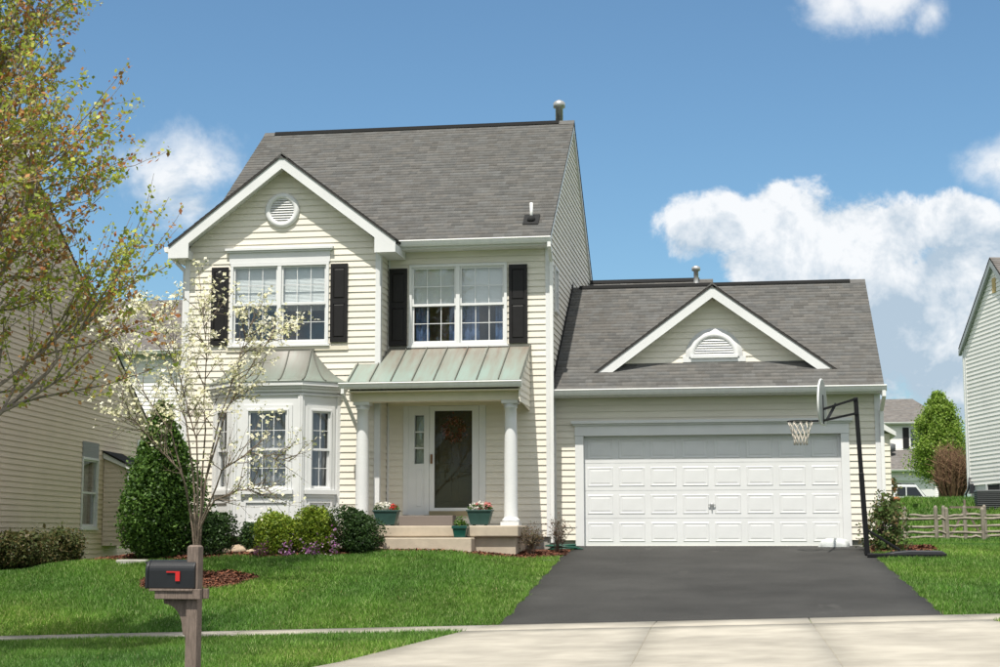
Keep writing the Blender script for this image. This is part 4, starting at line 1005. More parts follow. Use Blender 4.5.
def back_house():
    # gable-roofed white house seen between the two houses
    D = 52.0; a = at_depth(96, 353, D); b = at_depth(205, 353, D)
    h = thing('back_house', ((a[0]+b[0])/2, a[1]+4, gz(a[0], a[1]+4)), 'white-sided house with grey roof showing behind between the taupe and cream houses', 'house')
    Y = a[1]; F = WF(a[0], Y, 1, 0); W = 9.0; ze = a[2]; r = at_depth(150, 301, D+3.4)
    wx0 = at_depth(157, 412, D)[0]-a[0]; wx1 = at_depth(178, 412, D)[0]-a[0]; wz0, wz1 = at_depth(168, 420, D)[2], at_depth(168, 405, D)[2]
    simple_siding(h, F, 0, ze-.05, -2, W, [(wx0, wx1, wz0-.0, wz1)], mat='siding_white')
    window(F, wx0, wx1, wz0, wz1, units=1, grid=(1, 1), lower_rows=1, parent=h)
    v = Vector((0, 3.8, r[2]-ze)); slab_roof((a[0]-2.2, Y-.4, ze), (1, 0, 0), v, W+2.4, v.length, seed=31, mat='shingle_far', parent=h)
    v2 = Vector((0, -3.8, r[2]-ze)); slab_roof((a[0]+W+.2, Y+7.2, ze), (-1, 0, 0), v2, W+2.4, v2.length, seed=32, mat='shingle_far', parent=h)
    gutter(a[0]-2.2, a[0]+W+.2, Y-.38, ze, par=h)
    m = MB(); m.prism([(a[0]+W, Y, 0), (a[0]+W, Y+6.8, 0), (a[0]+W, Y+6.8, ze-.1), (a[0]+W, Y+3.4, r[2]-.1), (a[0]+W, Y, ze-.1)], (-.1, 0, 0)); m.build('wall', MT['siding_white'], h)
    m = MB(); m.prism([(a[0]-2, Y, 0), (a[0]-2, Y+6.8, 0), (a[0]-2, Y+6.8, ze-.1), (a[0]-2, Y+3.4, r[2]-.1), (a[0]-2, Y, ze-.1)], (.1, 0, 0)); m.build('wall', MT['siding_white'], h)
    m = MB(); m.box(a[0]-2, a[0]+W, Y+6.7, Y+6.8, 0, ze-.1); m.build('wall', MT['siding_white'], h)
back_house()

def right_house():
    D1 = 50.0; l1 = (968-500)/F_PX*D1; k = -.05
    c = lat_depth(l1, D1); n_ = lat_depth(l1-k*5.6, D1-5.6)
    zg = 1.38; zs0 = .247+(534.2-487)/F_PX*D1; ze = .247+(534.2-344)/F_PX*D1; za = .247+(534.2-259)/F_PX*(D1-2.8)
    h = thing('neighbour_house', (c[0]+3, c[1], zg-.2), 'pale grey-white sided gable house standing beyond the split-rail fence', 'house')
    F = WF(c[0], c[1], n_[0]-c[0], n_[1]-c[1])     # u from the rear corner towards the street
    simple_siding(h, F, zs0, za-.1, lin([(0, 0), (ze, 0), (za, 2.8)]), lin([(0, 5.6), (ze, 5.6), (za, 2.8)]), (), mat='siding_white', expo=.127)
    m = MB(); F.box(m, .03, 5.6, zg-1.2, zs0, -.2, -.02); fo = m.build('foundation', pmat('white_painted_block', (.62, .63, .62), .8, .2, var=.06), h)
    m = MB(); F.box(m, 1.55, 2.5, zs0-.27, zs0-.03, -.02, .0); m.build('vent_opening', MT['boot'], fo)
    m = MB(); F.box(m, 1.42, 1.55, zs0-.33, zs0-.0, -.02, .02); F.box(m, 1.55, 2.5, zs0-.33, zs0-.27, -.02, .02); m.build('window_frame', MT['white'], fo)
    m = MB(); F.box(m, -.03, .09, zs0, ze, -.01, .03); m.build('corner_trim', MT['white'], h)
    m = MB(); F.box(m, -.13, -.04, zg+.1, ze-.25, -.05, .05); m.build('downspout', MT['gutter'], h)
    m = MB(); m.beam(F.p(-.09, ze-.25, 0), F.p(-.30, ze-.02, 0), .08, .08); m.build('downspout', MT['gutter'], h)
    s = (za-ze)/2.8
    for sg, u_e in ((-1, 0), (1, 5.6)):
        ua = u_e+sg*.28; a = F.p(ua, ze-s*.28+.08, .12); b = F.p(2.8, za+.08, .12); v = b-a; u = Vector((-F.n[0], -F.n[1], 0))
        if u.cross(v).z < 0: a = a+u*8; u = -u
        slab_roof(a, u, v, 8, v.length, seed=41, mat='shingle_far', parent=h)
        m = MB(); m.prism([F.p(ua, ze-s*.28-.0, .02), F.p(2.8, za-.0, .02), F.p(2.8, za-.2, .02), F.p(ua, ze-s*.28-.16, .02)], (F.n[0]*.10, F.n[1]*.10, 0)); m.build('rake_board', pmat('grey_rake_trim', (.34, .36, .37), .5), h)
    m = MB(); F.box(m, 2.66, 2.94, za-1.0, za-.55, -.01, .03); m.build('gable_vent', MT['vent_tan'], h)
    for (ua, da, ub, db) in ((5.6, 0, 5.6, -7.8), (5.6, -7.8, 0, -7.8), (0, -7.8, 0, 0)):
        a = F.p(ua, 0, da); b = F.p(ub, 0, db); d = b-a; Q = WF(a.x, a.y, d.x, d.y)
        if ua == 5.6 and ub == 5.6:      # street front
            wn = [(x_, x_+1.1, z_, z_+1.4) for x_ in (1.2, 5.2) for z_ in (zs0+.7, zs0+3.1)]
            simple_siding(h, Q, zs0, ze-.1, 0, d.length, wn, mat='siding_white')
            for w_ in wn: window(Q, *w_, units=1, grid=(3, 2), parent=h)
            m = MB(); Q.box(m, .03, d.length, zg-2, zs0, -.2, -.02); m.build('foundation', MT['foundation'], h)
        else: m = MB(); Q.box(m, 0, d.length, zg-1, ze-.1, -.1, 0); m.build('wall', MT['siding_white'], h)
    # air conditioner on the bank beside the house
    ac = thing('air_conditioner', (0, 0, 0), 'dark grey outdoor air conditioner with louvred sides by the pale house', 'air conditioner')
    p = at_depth(977, 490, 46.2); q = at_depth(1003, 490, 46.2); w = q[0]-p[0]; zt = p[2]; zb_ = gz((p[0]+q[0])/2, p[1])-.02
    ac.location = ((p[0]+q[0])/2, p[1], zb_); PINV[ac.name] = Matrix.Translation(-Vector(ac.location))
    m = MB(); m.box(p[0]+.02, q[0]-.02, p[1]+.02, p[1]+w-.02, zb_, zt-.05); m.build('housing', MT['boot'], ac)
    m = MB(); m.box(p[0], q[0], p[1], p[1]+w, zt-.06, zt); m.build('lid', MT['ac'], ac, bevel=.015)
    z = zb_+.05
    while z < zt-.09:
        m = MB(); m.box(p[0], q[0], p[1], p[1]+w, z, z+.022); m.build('slat', MT['ac'], ac); z += .055
    m = MB(); m.box(p[0]-.1, q[0]+.1, p[1]-.1, p[1]+w+.1, zb_-.6, zb_); m.build('base_pad', MT['concrete'], ac)
    # meter box and cable at the rear corner
    m = MB(); a = F.p(.28, zs0-.05, .03); m.box(a.x-.08, a.x+.05, a.y-.08, a.y+.05, zs0-.25, zs0+.05); m.tube([F.p(.1, zs0+.25, .05), F.p(.12, zs0-.1, .10), F.p(-.05, zs0-.25, .12), F.p(-.12, zs0-.42, .1)], .03, 6); m.build('meter_box', MT['grey_plastic'], h)
right_house()

def far_house():
    D = 100.0
    def W(px, py): return at_depth(px, py, D)
    zg = 1.25; a = W(868, 423); Y = a[1]; xr = W(941, 423)[0]; x0 = a[0]-6
    h = thing('far_house', ((x0+xr)/2, Y+4, zg), 'distant white house with double garage and grey roofs beyond the grassy bank', 'house')
    F = WF(0, Y, 1, 0); ze = a[2]; zr = W(900, 394)[2]
    sx0, sx1 = W(902, 430)[0], W(908, 430)[0]; wx0, wx1 = W(908.5, 430)[0], W(922, 430)[0]; wz0, wz1 = W(910, 449)[2], W(910, 428)[2]
    simple_siding(h, F, zg, ze-.05, x0, xr, [(wx0, wx1, wz0, wz1)], mat='siding_white')
    window(F, wx0, wx1, wz0, wz1, units=1, grid=(3, 2), parent=h)
    for p0, p1 in ((sx0, sx1), (wx1+.05, wx1+.05+sx1-sx0)):
        m = MB(); F.box(m, p0, p1, wz0, wz1, .02, .06); m.build('shutter', MT['shutter'], h)
    xe = W(918, 394)[0]; n = 4.2
    m = MB(); m.add([(x0-.3, Y-.4, ze), (xr+.4, Y-.4, ze), (xe, Y+n, zr), (x0-.3, Y+n, zr), (xr+.4, Y+2*n+.4, ze), (x0-.3, Y+2*n+.4, ze)], [(0, 1, 2, 3), (1, 4, 2), (3, 2, 4, 5)]); rf = m.build('roof', MT['ridge'], h)
    v = Vector((0, n+.4, zr-ze)); L = v.length
    shingle_part(rf, shingles((x0-.3, Y-.4, ze), (1, 0, 0), v, xr-x0+.7, L, clip=lambda t: (0, xr-x0+.7-(xr+.4-xe)*t/L), seed=51), 'shingle_far')
    gutter(x0-.3, xr+.4, Y-.38, ze, par=h)
    # garage wing in front
    gy = Y-3.5; D2 = D-3.5*cos(YAW)
    def W2(px, py): return at_depth(px, py, D2)
    gx0, gx1 = W2(872, 470)[0], W2(939, 470)[0]; ge = W2(900, 470)[2]; gr = W(900, 450)[2]
    d0, d1, dt = W2(884, 481)[0], W2(934, 481)[0], W2(900, 481)[2]
    Fg = WF(0, gy, 1, 0)
    simple_siding(h, Fg, zg, ge-.05, gx0, gx1, [(d0, d1, zg, dt)], mat='siding_white')
    for k in range(4):
        z = zg+(dt-zg)*k/4; m = MB(); Fg.box(m, d0, d1, z+.01, z+(dt-zg)/4-.005, -.12, -.06); m.build('garage_door_section', MT['white'], h)
    m = MB(); Fg.box(m, d0-.15, d1+.15, dt, dt+.25, .0, .05); m.build('door_header', MT['white'], h)
    v = Vector((0, 3.9, gr-ge)); slab_roof((gx0-.3, gy-.4, ge), (1, 0, 0), v, gx1-gx0+.6, v.length, seed=53, mat='shingle_far', parent=h, clip=lambda t: (0, gx1-gx0+.6-1.3*t/4))
    gutter(gx0-.3, gx1+.3, gy-.38, ge, par=h)
    m = MB(); m.box(gx1-.1, gx1, gy, Y, zg, ge-.1); m.build('wall', MT['siding_white'], h)
    m = MB(); m.box(xr-.1, xr, Y, Y+8.4, zg, ze-.1); m.build('wall', MT['siding_white'], h)
    m = MB(); m.lathe([(.12, 0), (.12, .3), (.35, .35), (.35, .8), (.12, .85)], (W2(893, 448)[0], gy+2.4, gr-.5), 10); m.build('roof_vent', MT['ac'], h)
far_house()

def suv():
    p = at_depth(909, 497, 88); px_, py_ = p[0], p[1]; z = .247+(534.2-485.5)/F_PX*88-1.78
    c = thing('parked_car', (px_, py_, z), 'white sport utility vehicle with dark windows parked before the distant double garage', 'car')
    ang = radians(28); ca, sa = cos(ang), sin(ang)
    def T(x, y, zz): return (px_+x*ca-y*sa, py_+x*sa+y*ca, z+zz)
    def side(mb, prof, y0, y1): mb.prism([T(x, y0, zz) for x, zz in prof], Vector(T(0, y1, 0))-Vector(T(0, y0, 0)))
    m = MB(); side(m, [(-1.5, .42), (-1.55, .95), (-1.5, 1.05), (.55, 1.05), (1.45, .92), (1.58, .75), (1.58, .42)], -.88, .88); m.build('body', MT['carpaint'], c, bevel=.05)
    m = MB(); side(m, [(-1.46, 1.04), (-1.36, 1.66), (-1.2, 1.72), (.0, 1.72), (.62, 1.04)], -.78, .78); m.build('cabin', MT['carpaint'], c, bevel=.05)
    for y0, y1 in ((-.795, -.77), (.77, .795)):
        for pr in ([(-1.30, 1.10), (-1.22, 1.60), (-.72, 1.60), (-.72, 1.10)], [(-.64, 1.10), (-.64, 1.60), (-.06, 1.60), (.36, 1.10)]):
            m = MB(); side(m, pr, y0, y1); m.build('window', MT['carglass'], c)
    m = MB(); m.prism([T(-1.46, -.66, 1.12), T(-1.46, .66, 1.12), T(-1.385, .62, 1.62), T(-1.385, -.62, 1.62)], Vector(T(-.03, 0, 0))-Vector(T(0, 0, 0))); m.build('window', MT['carglass'], c)
    m = MB(); m.prism([T(.60, -.70, 1.10), T(.60, .70, 1.10), T(.06, .66, 1.67), T(.06, -.66, 1.67)], Vector(T(.03, 0, .02))-Vector(T(0, 0, 0))); m.build('windscreen', MT['carglass'], c)
    for y in (-.6, .6):
        m = MB(); m.tube([T(-1.15, y, 1.73), T(-1.1, y, 1.80), T(-.1, y, 1.80), T(-.02, y, 1.73)], .025, 6); m.build('roof_rail', MT['grey_plastic'], c)
    for x in (-.98, 1.0):
        for y in (-.82, .82):
            a = Vector(T(x, y-.1, .36)); b = Vector(T(x, y+.1, .36)); m = MB(); m.tube([a, b], .36, 18); w = m.build('wheel', MT['tyre'], c)
            m = MB(); s = -1 if y < 0 else 1; m.tube([Vector(T(x, y+s*.1, .36)), Vector(T(x, y+s*.115, .36))], .22, 14); m.build('rim', MT['rim'], w)
    for y in (-.7, .7): m = MB(); m.prism([T(-1.56, y-.1, .75), T(-1.56, y+.1, .75), T(-1.53, y+.1, 1.0), T(-1.53, y-.1, 1.0)], Vector(T(-.02, 0, 0))-Vector(T(0, 0, 0))); m.build('tail_light', MT['red'], c)
suv()
# ================================================================== MAILBOX
def mailbox():
    p = at_depth(195.5, 545, 14.2); x, y = p[0], p[1]; zt = p[2]; zg = gz(x, y)
    mbx = thing('mailbox', (x, y, zg), 'black mailbox with red flag on a weathered wooden post by the street', 'mailbox')
    a = -.10; ca, sa = cos(a), sin(a)          # the post and arm stand almost square to the street
    def T(u, v, z): return Vector((x+u*ca-v*sa, y+u*sa+v*ca, z))
    def bx(m, u0, u1, v0, v1, z0, z1): m.hexa([T(u0, v0, z0), T(u1, v0, z0), T(u1, v1, z0), T(u0, v1, z0), T(u0, v0, z1), T(u1, v0, z1), T(u1, v1, z1), T(u0, v1, z1)])
    h = .054
    m = MB(); bx(m, -h, h, -h, h, zg-.3, zt-.018)
    q = [T(-h, -h, zt-.018), T(h, -h, zt-.018), T(h, h, zt-.018), T(-h, h, zt-.018)]; w = [T(-h+.016, -h+.016, zt), T(h-.016, -h+.016, zt), T(h-.016, h-.016, zt), T(-h+.016, h-.016, zt)]
    m.add(q+w, [(4, 5, 6, 7), (0, 1, 5, 4), (1, 2, 6, 5), (2, 3, 7, 6), (3, 0, 4, 7)]); m.build('post', MT['postwood'], mbx, bevel=.006)
    zb = .247+(534.2-587)/F_PX*14.2+.0         # underside of the box
    m = MB(); bx(m, -.335, .10, -h-.047, -h-.002, zb-.092, zb-.003); m.build('arm', MT['postwood'], mbx, bevel=.005)
    m = MB(); bx(m, -.335, .10, h+.002, h+.040, zb-.092, zb-.003); m.build('arm', MT['postwood'], mbx, bevel=.005)
    m = MB(); bx(m, -.385, .03, -.115, .115, zb-.022, zb-.001); m.build('base_board', MT['postwood'], mbx, bevel=.004)
    # curved brace
    m = MB(); pts_o = []; pts_i = []
    for k in range(9):
        t = k/8*pi/2; pts_o.append((-h-.245*(1-sin(t)), zb-.10-.30*(1-cos(t))))
    prof = [(-h, zb-.095), (-h-.23, zb-.095), (-h-.23, zb-.135)]
    for k in range(1, 9):
        t = k/8*pi/2; prof.append((-h-.05-.18*(1-sin(t)), zb-.135-.21*(1-cos(t))))
    prof += [(-h-.04, zb-.40), (-h, zb-.42)]
    m.prism([T(u, -.022, z) for u, z in prof], T(0, .022, 0)-T(0, -.022, 0)); m.build('brace', MT['postwood'], mbx, bevel=.004)
    # the box: an arch extruded along the arm, front door facing the street side (-u)
    w2, hb = .093, .250; L0, L1 = -.425, .035; n = 14
    def arch(s=1.0, dz=0): return [(-w2*s, 0)]+[(-w2*s*cos(pi*k/n), hb-w2+w2*s*sin(pi*k/n)+dz) for k in range(n+1)]+[(w2*s, 0)]
    V = []; Fc = []; ar = arch(); k = len(ar)
    m = MB(); m.prism([T(L0+.02, v, zb+z) for v, z in ar], T(L1, 0, 0)-T(L0+.02, 0, 0)); m.build('box', MT['mailbox'], mbx, bevel=.008)
    m = MB(); m.prism([T(L0-.012, v*1.04, zb+z*1.012-.002) for v, z in ar], T(L0+.019, 0, 0)-T(L0-.012, 0, 0)); d = m.build('door', MT['mailbox'], mbx, bevel=.01)
    m = MB(); bx(m, L0-.05, L0-.012, -.02, .02, zb+.215, zb+.235); m.build('pull', MT['mailbox'], d, bevel=.004)
    m = MB(); bx(m, -.225, -.095, -w2-.012, -w2-.004, zb+.140, zb+.152); bx(m, -.137, -.095, -w2-.0125, -w2-.0045, zb+.066, zb+.140); m.build('flag', MT['red'], mbx)
mailbox()

# ================================================================== BASKETBALL HOOP
def hoop():
    y = -2.0; p0 = onY(867.5, 556, y); p1 = onY(855.5, 397.5, y); x0 = p0[0]; zg = gz(x0, y)
    h = thing('basketball_hoop', (x0, y, zg), 'portable basketball hoop with black pole and grey fan backboard beside the driveway', 'basketball hoop')
    A = Vector((x0, y, zg+.03)); B = Vector((p1[0], y, p1[2]))
    m = MB(); m.beam(A, A.lerp(B, .52), .088, .088, (0, 1, 0)); m.build('pole', MT['black_metal'], h, bevel=.01)
    m = MB(); m.beam(A.lerp(B, .50), B, .076, .076, (0, 1, 0)); m.build('pole', MT['black_metal'], h, bevel=.01)
    bx_, bz = onY(819, 400, y)[0], None
    zt, zb = onY(818, 380, y)[2], onY(818, 424, y)[2]; zm = (zt+zb)/2
    # fan-shaped backboard facing the driveway (-X), turned slightly to the street
    yaw = radians(10); d = Vector((sin(yaw)*1.0, cos(yaw), 0)); nn = Vector((-cos(yaw), sin(yaw), 0))
    bl = Vector((onY(821, 402, y)[0], y, zm)); hh = (zt-zb)/2
    prof = []
    for k in range(25):
        t = pi*k/24; prof.append((.53*cos(t), -hh*.15+hh*1.15*sin(t)))
    prof += [(-.50, -hh*.55), (-.40, -hh*.85), (-.30, -hh), (.30, -hh), (.40, -hh*.85), (.50, -hh*.55)]
    m = MB(); m.prism([bl+d*a+Vector((0, 0, b)) for a, b in prof], nn*-.035); bb = m.build('backboard', MT['board'], h, bevel=.008)
    m = MB(); rim_ = [bl+d*a*1.015+Vector((0, 0, b*1.015))-nn*.018 for a, b in prof]; m.tube(rim_+[rim_[0]], .018, 6); m.build('edge_trim', MT['pvc'], bb)
    m = MB(); m.beam(bl+nn*.003+Vector((0, 0, -hh*.55)), bl+nn*.003+Vector((0, 0, -hh*.95)), .16, .01, nn); m.build('rim_bracket', MT['ac'], bb)
    # arms
    zr = onY(810, 421, y)[2]
    q0 = bl-nn*.04
    for oy in (-.05, .05):
        e = Vector((0, oy, 0))
        m = MB(); m.beam(Vector((q0.x, y, zm-.13+.0))+e, B+Vector((.02, 0, -.02))+e, .02, .035); m.build('arm', MT['black_metal'], h)
        m = MB(); m.beam(Vector((q0.x-.0, y, zb+.06))+e, A.lerp(B, .90)+Vector((.01, 0, 0))+e, .02, .035); m.build('arm', MT['black_metal'], h)
    m = MB(); m.beam(Vector((q0.x+.05, y, zb+.06)), Vector((q0.x+.22, y, zb+.36)), .05, .05, (0, 1, 0)); m.build('adjuster', MT['grey_plastic'], h)
    m = MB(); m.beam(Vector((q0.x-.01, y, zb+.0)), Vector((q0.x-.01, y, zm+.12)), .10, .03, (1, 0, 0)); m.build('bracket', MT['black_metal'], h)
    c = bl+nn*(.15+.225); c.z = zr; n = 28
    m = MB(); m.tube([c+Vector((.225*cos(2*pi*k/n), .225*sin(2*pi*k/n), 0)) for k in range(n+1)], .010, 8); m.beam(bl+nn*.0+Vector((0, 0, zr-bl.z)), bl+nn*.16+Vector((0, 0, zr-bl.z)), .09, .03); m.build('rim', MT['black_metal'], h)
    m = MB(); lv = [(0, .222), (-.11, .185), (-.22, .145), (-.33, .120), (-.42, .115)]; ns = 12
    for k in range(ns):
        for sg in (-1, 1):
            pts = []
            for i, (dz, r_) in enumerate(lv):
                a = 2*pi*(k+sg*.5*i)/ns; pts.append(c+Vector((r_*cos(a), r_*sin(a), dz)))
            m.tube(pts, .0075, 5)
    m.build('net', MT['net'], h)
    # base tank behind the pole and the brace
    e = onY(943, 555, y)[0]
    m = MB(); z0 = gz(x0+.7, y)+.01
    prof = [(x0+.06, z0), (e, z0+.02), (e, z0+.065), (e-.06, z0+.095), (x0+.7, z0+.10), (x0+.45, z0+.08), (x0+.30, z0+.045), (x0+.06, z0+.035)]
    m.prism([(a, y-.36, b) for a, b in prof], (0, .72, 0)); m.build('base_tank', MT['grey_plastic'], h, bevel=.03)
    for ya in (y-.40, y+.34): m = MB(); m.box(x0-.03, e+.02, ya, ya+.06, z0-.02, z0+.05); m.build('base_rail', MT['black_metal'], h, bevel=.01)
    m = MB(); m.beam(A.lerp(B, .165), Vector((x0+.56, y, z0+.10)), .045, .045, (0, 1, 0)); m.build('brace', MT['black_metal'], h, bevel=.008)
hoop()

# ================================================================== FOLIAGE
def rand_unit(n, rg):
    v = rg.normal(size=(n, 3)); return v/np.linalg.norm(v, axis=1)[:, None]
def leaf_quads(P, size, rg, aspect=.55, out=None, bias=0.0, up=0.0):
    """kite-shaped leaf at every point; size per leaf"""
    n = len(P); nrm = rand_unit(n, rg)
    if out is not None: nrm = nrm*(1-bias)+out*bias
    nrm[:, 2] += up; nrm /= np.linalg.norm(nrm, axis=1)[:, None]
    t = np.cross(nrm, rand_unit(n, rg)); t /= np.linalg.norm(t, axis=1)[:, None]; b = np.cross(nrm, t)
    s = np.broadcast_to(np.asarray(size), (n,))[:, None]
    V = np.stack([P-t*s*.5, P+b*s*aspect*.5-t*s*.05+nrm*s*.06, P+t*s*.5, P-b*s*aspect*.5-t*s*.05+nrm*s*.06], 1)
    return V.reshape(-1, 3), np.arange(4*n).reshape(n, 4)
def pick(cols, n, rg, jit=.18, w=None):
    c = np.array(cols)[rg.choice(len(cols), n, p=w)]; return c*(1+rg.uniform(-jit, jit, (n, 1)))
def lumps(d, rg, k=9, amp=.16):
    """uneven outline: smooth bumps over directions d"""
    c = rand_unit(k, rg); a = rg.uniform(.3, 1, k)
    return 1+amp*((np.exp(-(1-d@c.T)*7)*a).sum(1)-.35)
def shrub(name, loc, rx, ry, rz, n, leaf, cols, label, group=None, seed=1, amp=.27, shape='round', zlift=.0, out_bias=.35, stems=4, cat='shrub'):
    rg = np.random.default_rng(seed); x, y, z = loc
    t = thing(name, (x, y, z), label, cat, group)
    d = rand_unit(n, rg)
    r = (1-rg.random(n)**2*.45)*lumps(d, rg, 12, amp)
    if shape == 'round':
        dq = np.sign(d)*np.abs(d)**.82; P = dq*r[:, None]*np.array([rx, ry, rz])*.97; P[:, 2] = np.maximum(P[:, 2], -rz*.85)
        P += np.array([x, y, z+rz*.86+zlift])
    else:   # cone with a bulging foot
        h = rg.random(n)**1.35; prof = np.interp(h, [0, .07, .2, .36, .6, .82, 1], [.42, .78, 1.0, .94, .66, .38, .05])
        a = rg.uniform(0, 2*pi, n); rr = (1-rg.random(n)**2*.4)*prof; dd = np.stack([np.cos(a), np.sin(a), h*2-1], 1); dd /= np.linalg.norm(dd, axis=1)[:, None]
        rr = rr*lumps(dd, rg, 26, amp); P = np.stack([x+rx*rr*np.cos(a), y+ry*rr*np.sin(a), z+zlift+h*2*rz], 1); d = np.stack([np.cos(a), np.sin(a), .35*np.ones(n)], 1)
    sizes = leaf*rg.uniform(.7, 1.3, n)
    inner = rg.random(n) < .22; ctr = np.array([x, y, 0]); P[inner, :2] = ctr[:2]+(P[inner, :2]-ctr[:2])*rg.uniform(.35, .8, (inner.sum(), 1)); sizes[inner] *= 2.2
    P += rg.normal(size=P.shape)*leaf*np.where(rg.random(n) < .12, 1.3, .45)[:, None]
    V, Fc = leaf_quads(P, sizes, rg, .6, d, out_bias, .25)
    link('foliage', mesh_arrays('foliage', V, Fc, pick(cols, n, rg), [MT['leaf']]), t)
    m = MB(); rr_ = random.Random(seed)
    for k in range(stems):
        a = rr_.uniform(0, 2*pi); top = Vector((x+rx*.45*cos(a), y+ry*.45*sin(a), z+rz*(1.0 if shape == 'round' else 1.3)+zlift)); m.tube([(x+.05*cos(a), y+.05*sin(a), z-.05), Vector((x, y, z)).lerp(top, .5)+Vector((0, 0, .05)), top], [.02, .015, .006], 5)
        for j in range(5):
            b = rr_.uniform(0, 2*pi); q = Vector((x, y, z+zlift)).lerp(top, rr_.uniform(.4, 1)); m.tube([q, q+Vector((rx*.45*cos(b), ry*.45*sin(b), rz*.3))], [.008, .003], 4)
    m.build('stem', MT['bark'], t); return t
DARK = [(.028, .062, .016), (.040, .085, .020), (.055, .105, .026), (.022, .048, .014)]
BRIGHT = [(.17, .25, .020), (.22, .30, .025), (.115, .19, .018), (.28, .33, .045)]
OLIVE = [(.10, .115, .035), (.13, .12, .045), (.075, .10, .03), (.15, .115, .05), (.06, .08, .025)]
def bush_at(pxl, pxr, pyt, pyb, Y): # picture box -> place and size, standing at depth Y
    a = onY(pxl, pyb, Y); b = onY(pxr, pyb, Y); t = onY((pxl+pxr)/2, pyt, Y); x = (a[0]+b[0])/2
    return x, (b[0]-a[0])/2, t[2], gz(x, Y)
def box_bush(name, box, Y, n, leaf, cols, label, seed, group=None, ry=None, **k):
    x, r, zt, zg = bush_at(*box, Y); rz = (zt-zg)/1.84
    return shrub(name, (x, Y, zg), r*.98, ry or r*.95, rz, n, leaf, cols, label, group, seed, **k)
box_bush('boxwood', (189, 233, 512, 552), -2.75, 6500, .050, DARK, 'rounded dark green boxwood between the evergreen and the bay window', 61)
box_bush('boxwood', (241, 266, 523, 551), -2.55, 4500, .045, DARK, 'small dark boxwood half hidden beside the first bright clipped bush', 62)
box_bush('boxwood', (256, 298, 513.5, 551), -2.8, 8500, .045, BRIGHT, 'bright yellow-green clipped bush next to the small dark boxwood', 63)
box_bush('boxwood', (294, 338, 511.5, 551), -2.8, 8500, .045, BRIGHT, 'bright yellow-green clipped bush next to the dark boxwood by the stoop', 64)
box_bush('boxwood', (336.5, 380.5, 513, 548), -2.75, 8000, .040, DARK, 'neat dark green boxwood beside the concrete stoop', 65)
x, r, zt, zg = bush_at(125, 193, 408, 553, -3.0)
shrub('evergreen_shrub', (x, -3.0, zg), r*.75, r*.76, (zt-zg)/2, 26000, .065, [(.060, .13, .020), (.085, .17, .028), (.115, .205, .038), (.036, .080, .016)], 'tall conical evergreen shrub at the corner beside the taupe house', seed=66, shape='cone', amp=.55, out_bias=.25, zlift=.04)
# shrubs along the taupe house
for box, D, sd_, lab in (((-8, 42, 540, 577), 29.9, 67, 'olive-brown foundation shrub against the taupe wall, away from its window'), ((33, 81, 544, 573), 31.8, 68, 'olive-brown foundation shrub against the taupe wall, below its narrow window')):
    a = at_depth(box[0], box[3], D); b = at_depth(box[1], box[3], D); tp = at_depth((box[0]+box[1])/2, box[2], D); xx = (a[0]+b[0])/2; yy = (a[1]+b[1])/2; zz = gz(xx, yy)
    shrub('foundation_shrub', (xx, yy, zz), (b[0]-a[0])/2, .55, max(.35, (tp[2]-zz)/1.84), 6500, .055, OLIVE, lab, None, sd_, amp=.35)
# leafy shrub right of the garage
x, r, zt, zg = bush_at(868, 907, 500, 549, -.9)
shrub('leafy_shrub', (x, -.9, zg), r, .38, (zt-zg)/1.84, 1700, .062, [(.055, .105, .025), (.085, .14, .035), (.12, .165, .05), (.16, .13, .06)], 'loose leafy shrub by the garage corner behind the hoop base', None, 71, amp=.5, out_bias=.1, stems=8)
def extra_spray():
    t = bpy.data.objects['leafy_shrub']; rg = np.random.default_rng(72); P = []; m = MB()
    for (px, py) in ((878, 489), (884, 494), (874, 503), (893, 505), (872, 528)):
        q = Vector(onY(px, py, -.9)); b = Vector(onY(884, 540, -.9)); mid = b.lerp(q, .5)+Vector((.04, 0, 0)); m.tube([b, mid, q], [.01, .007, .003], 5)
        for k in range(45):
            c = mid.lerp(q, rg.random()**.7); P.append([c.x+rg.normal()*.05, c.y+rg.normal()*.05, c.z+rg.normal()*.04])
    P = np.array(P); V, Fc = leaf_quads(P, .055*rg.uniform(.7, 1.3, len(P)), rg, .6)
    link('foliage', mesh_arrays('foliage', V, Fc, pick([(.07, .12, .03), (.11, .16, .045), (.17, .15, .07)], len(P), rg), [MT['leaf']]), t); m.build('stem', MT['bark'], t)
extra_spray()

def tube_arrays(segs, n=5):
    """fast many-tube mesh: segs = list of (points, radii)"""
    m = MB()
    for pts, rad in segs: m.tube(pts, rad, n, caps=False)
    return m
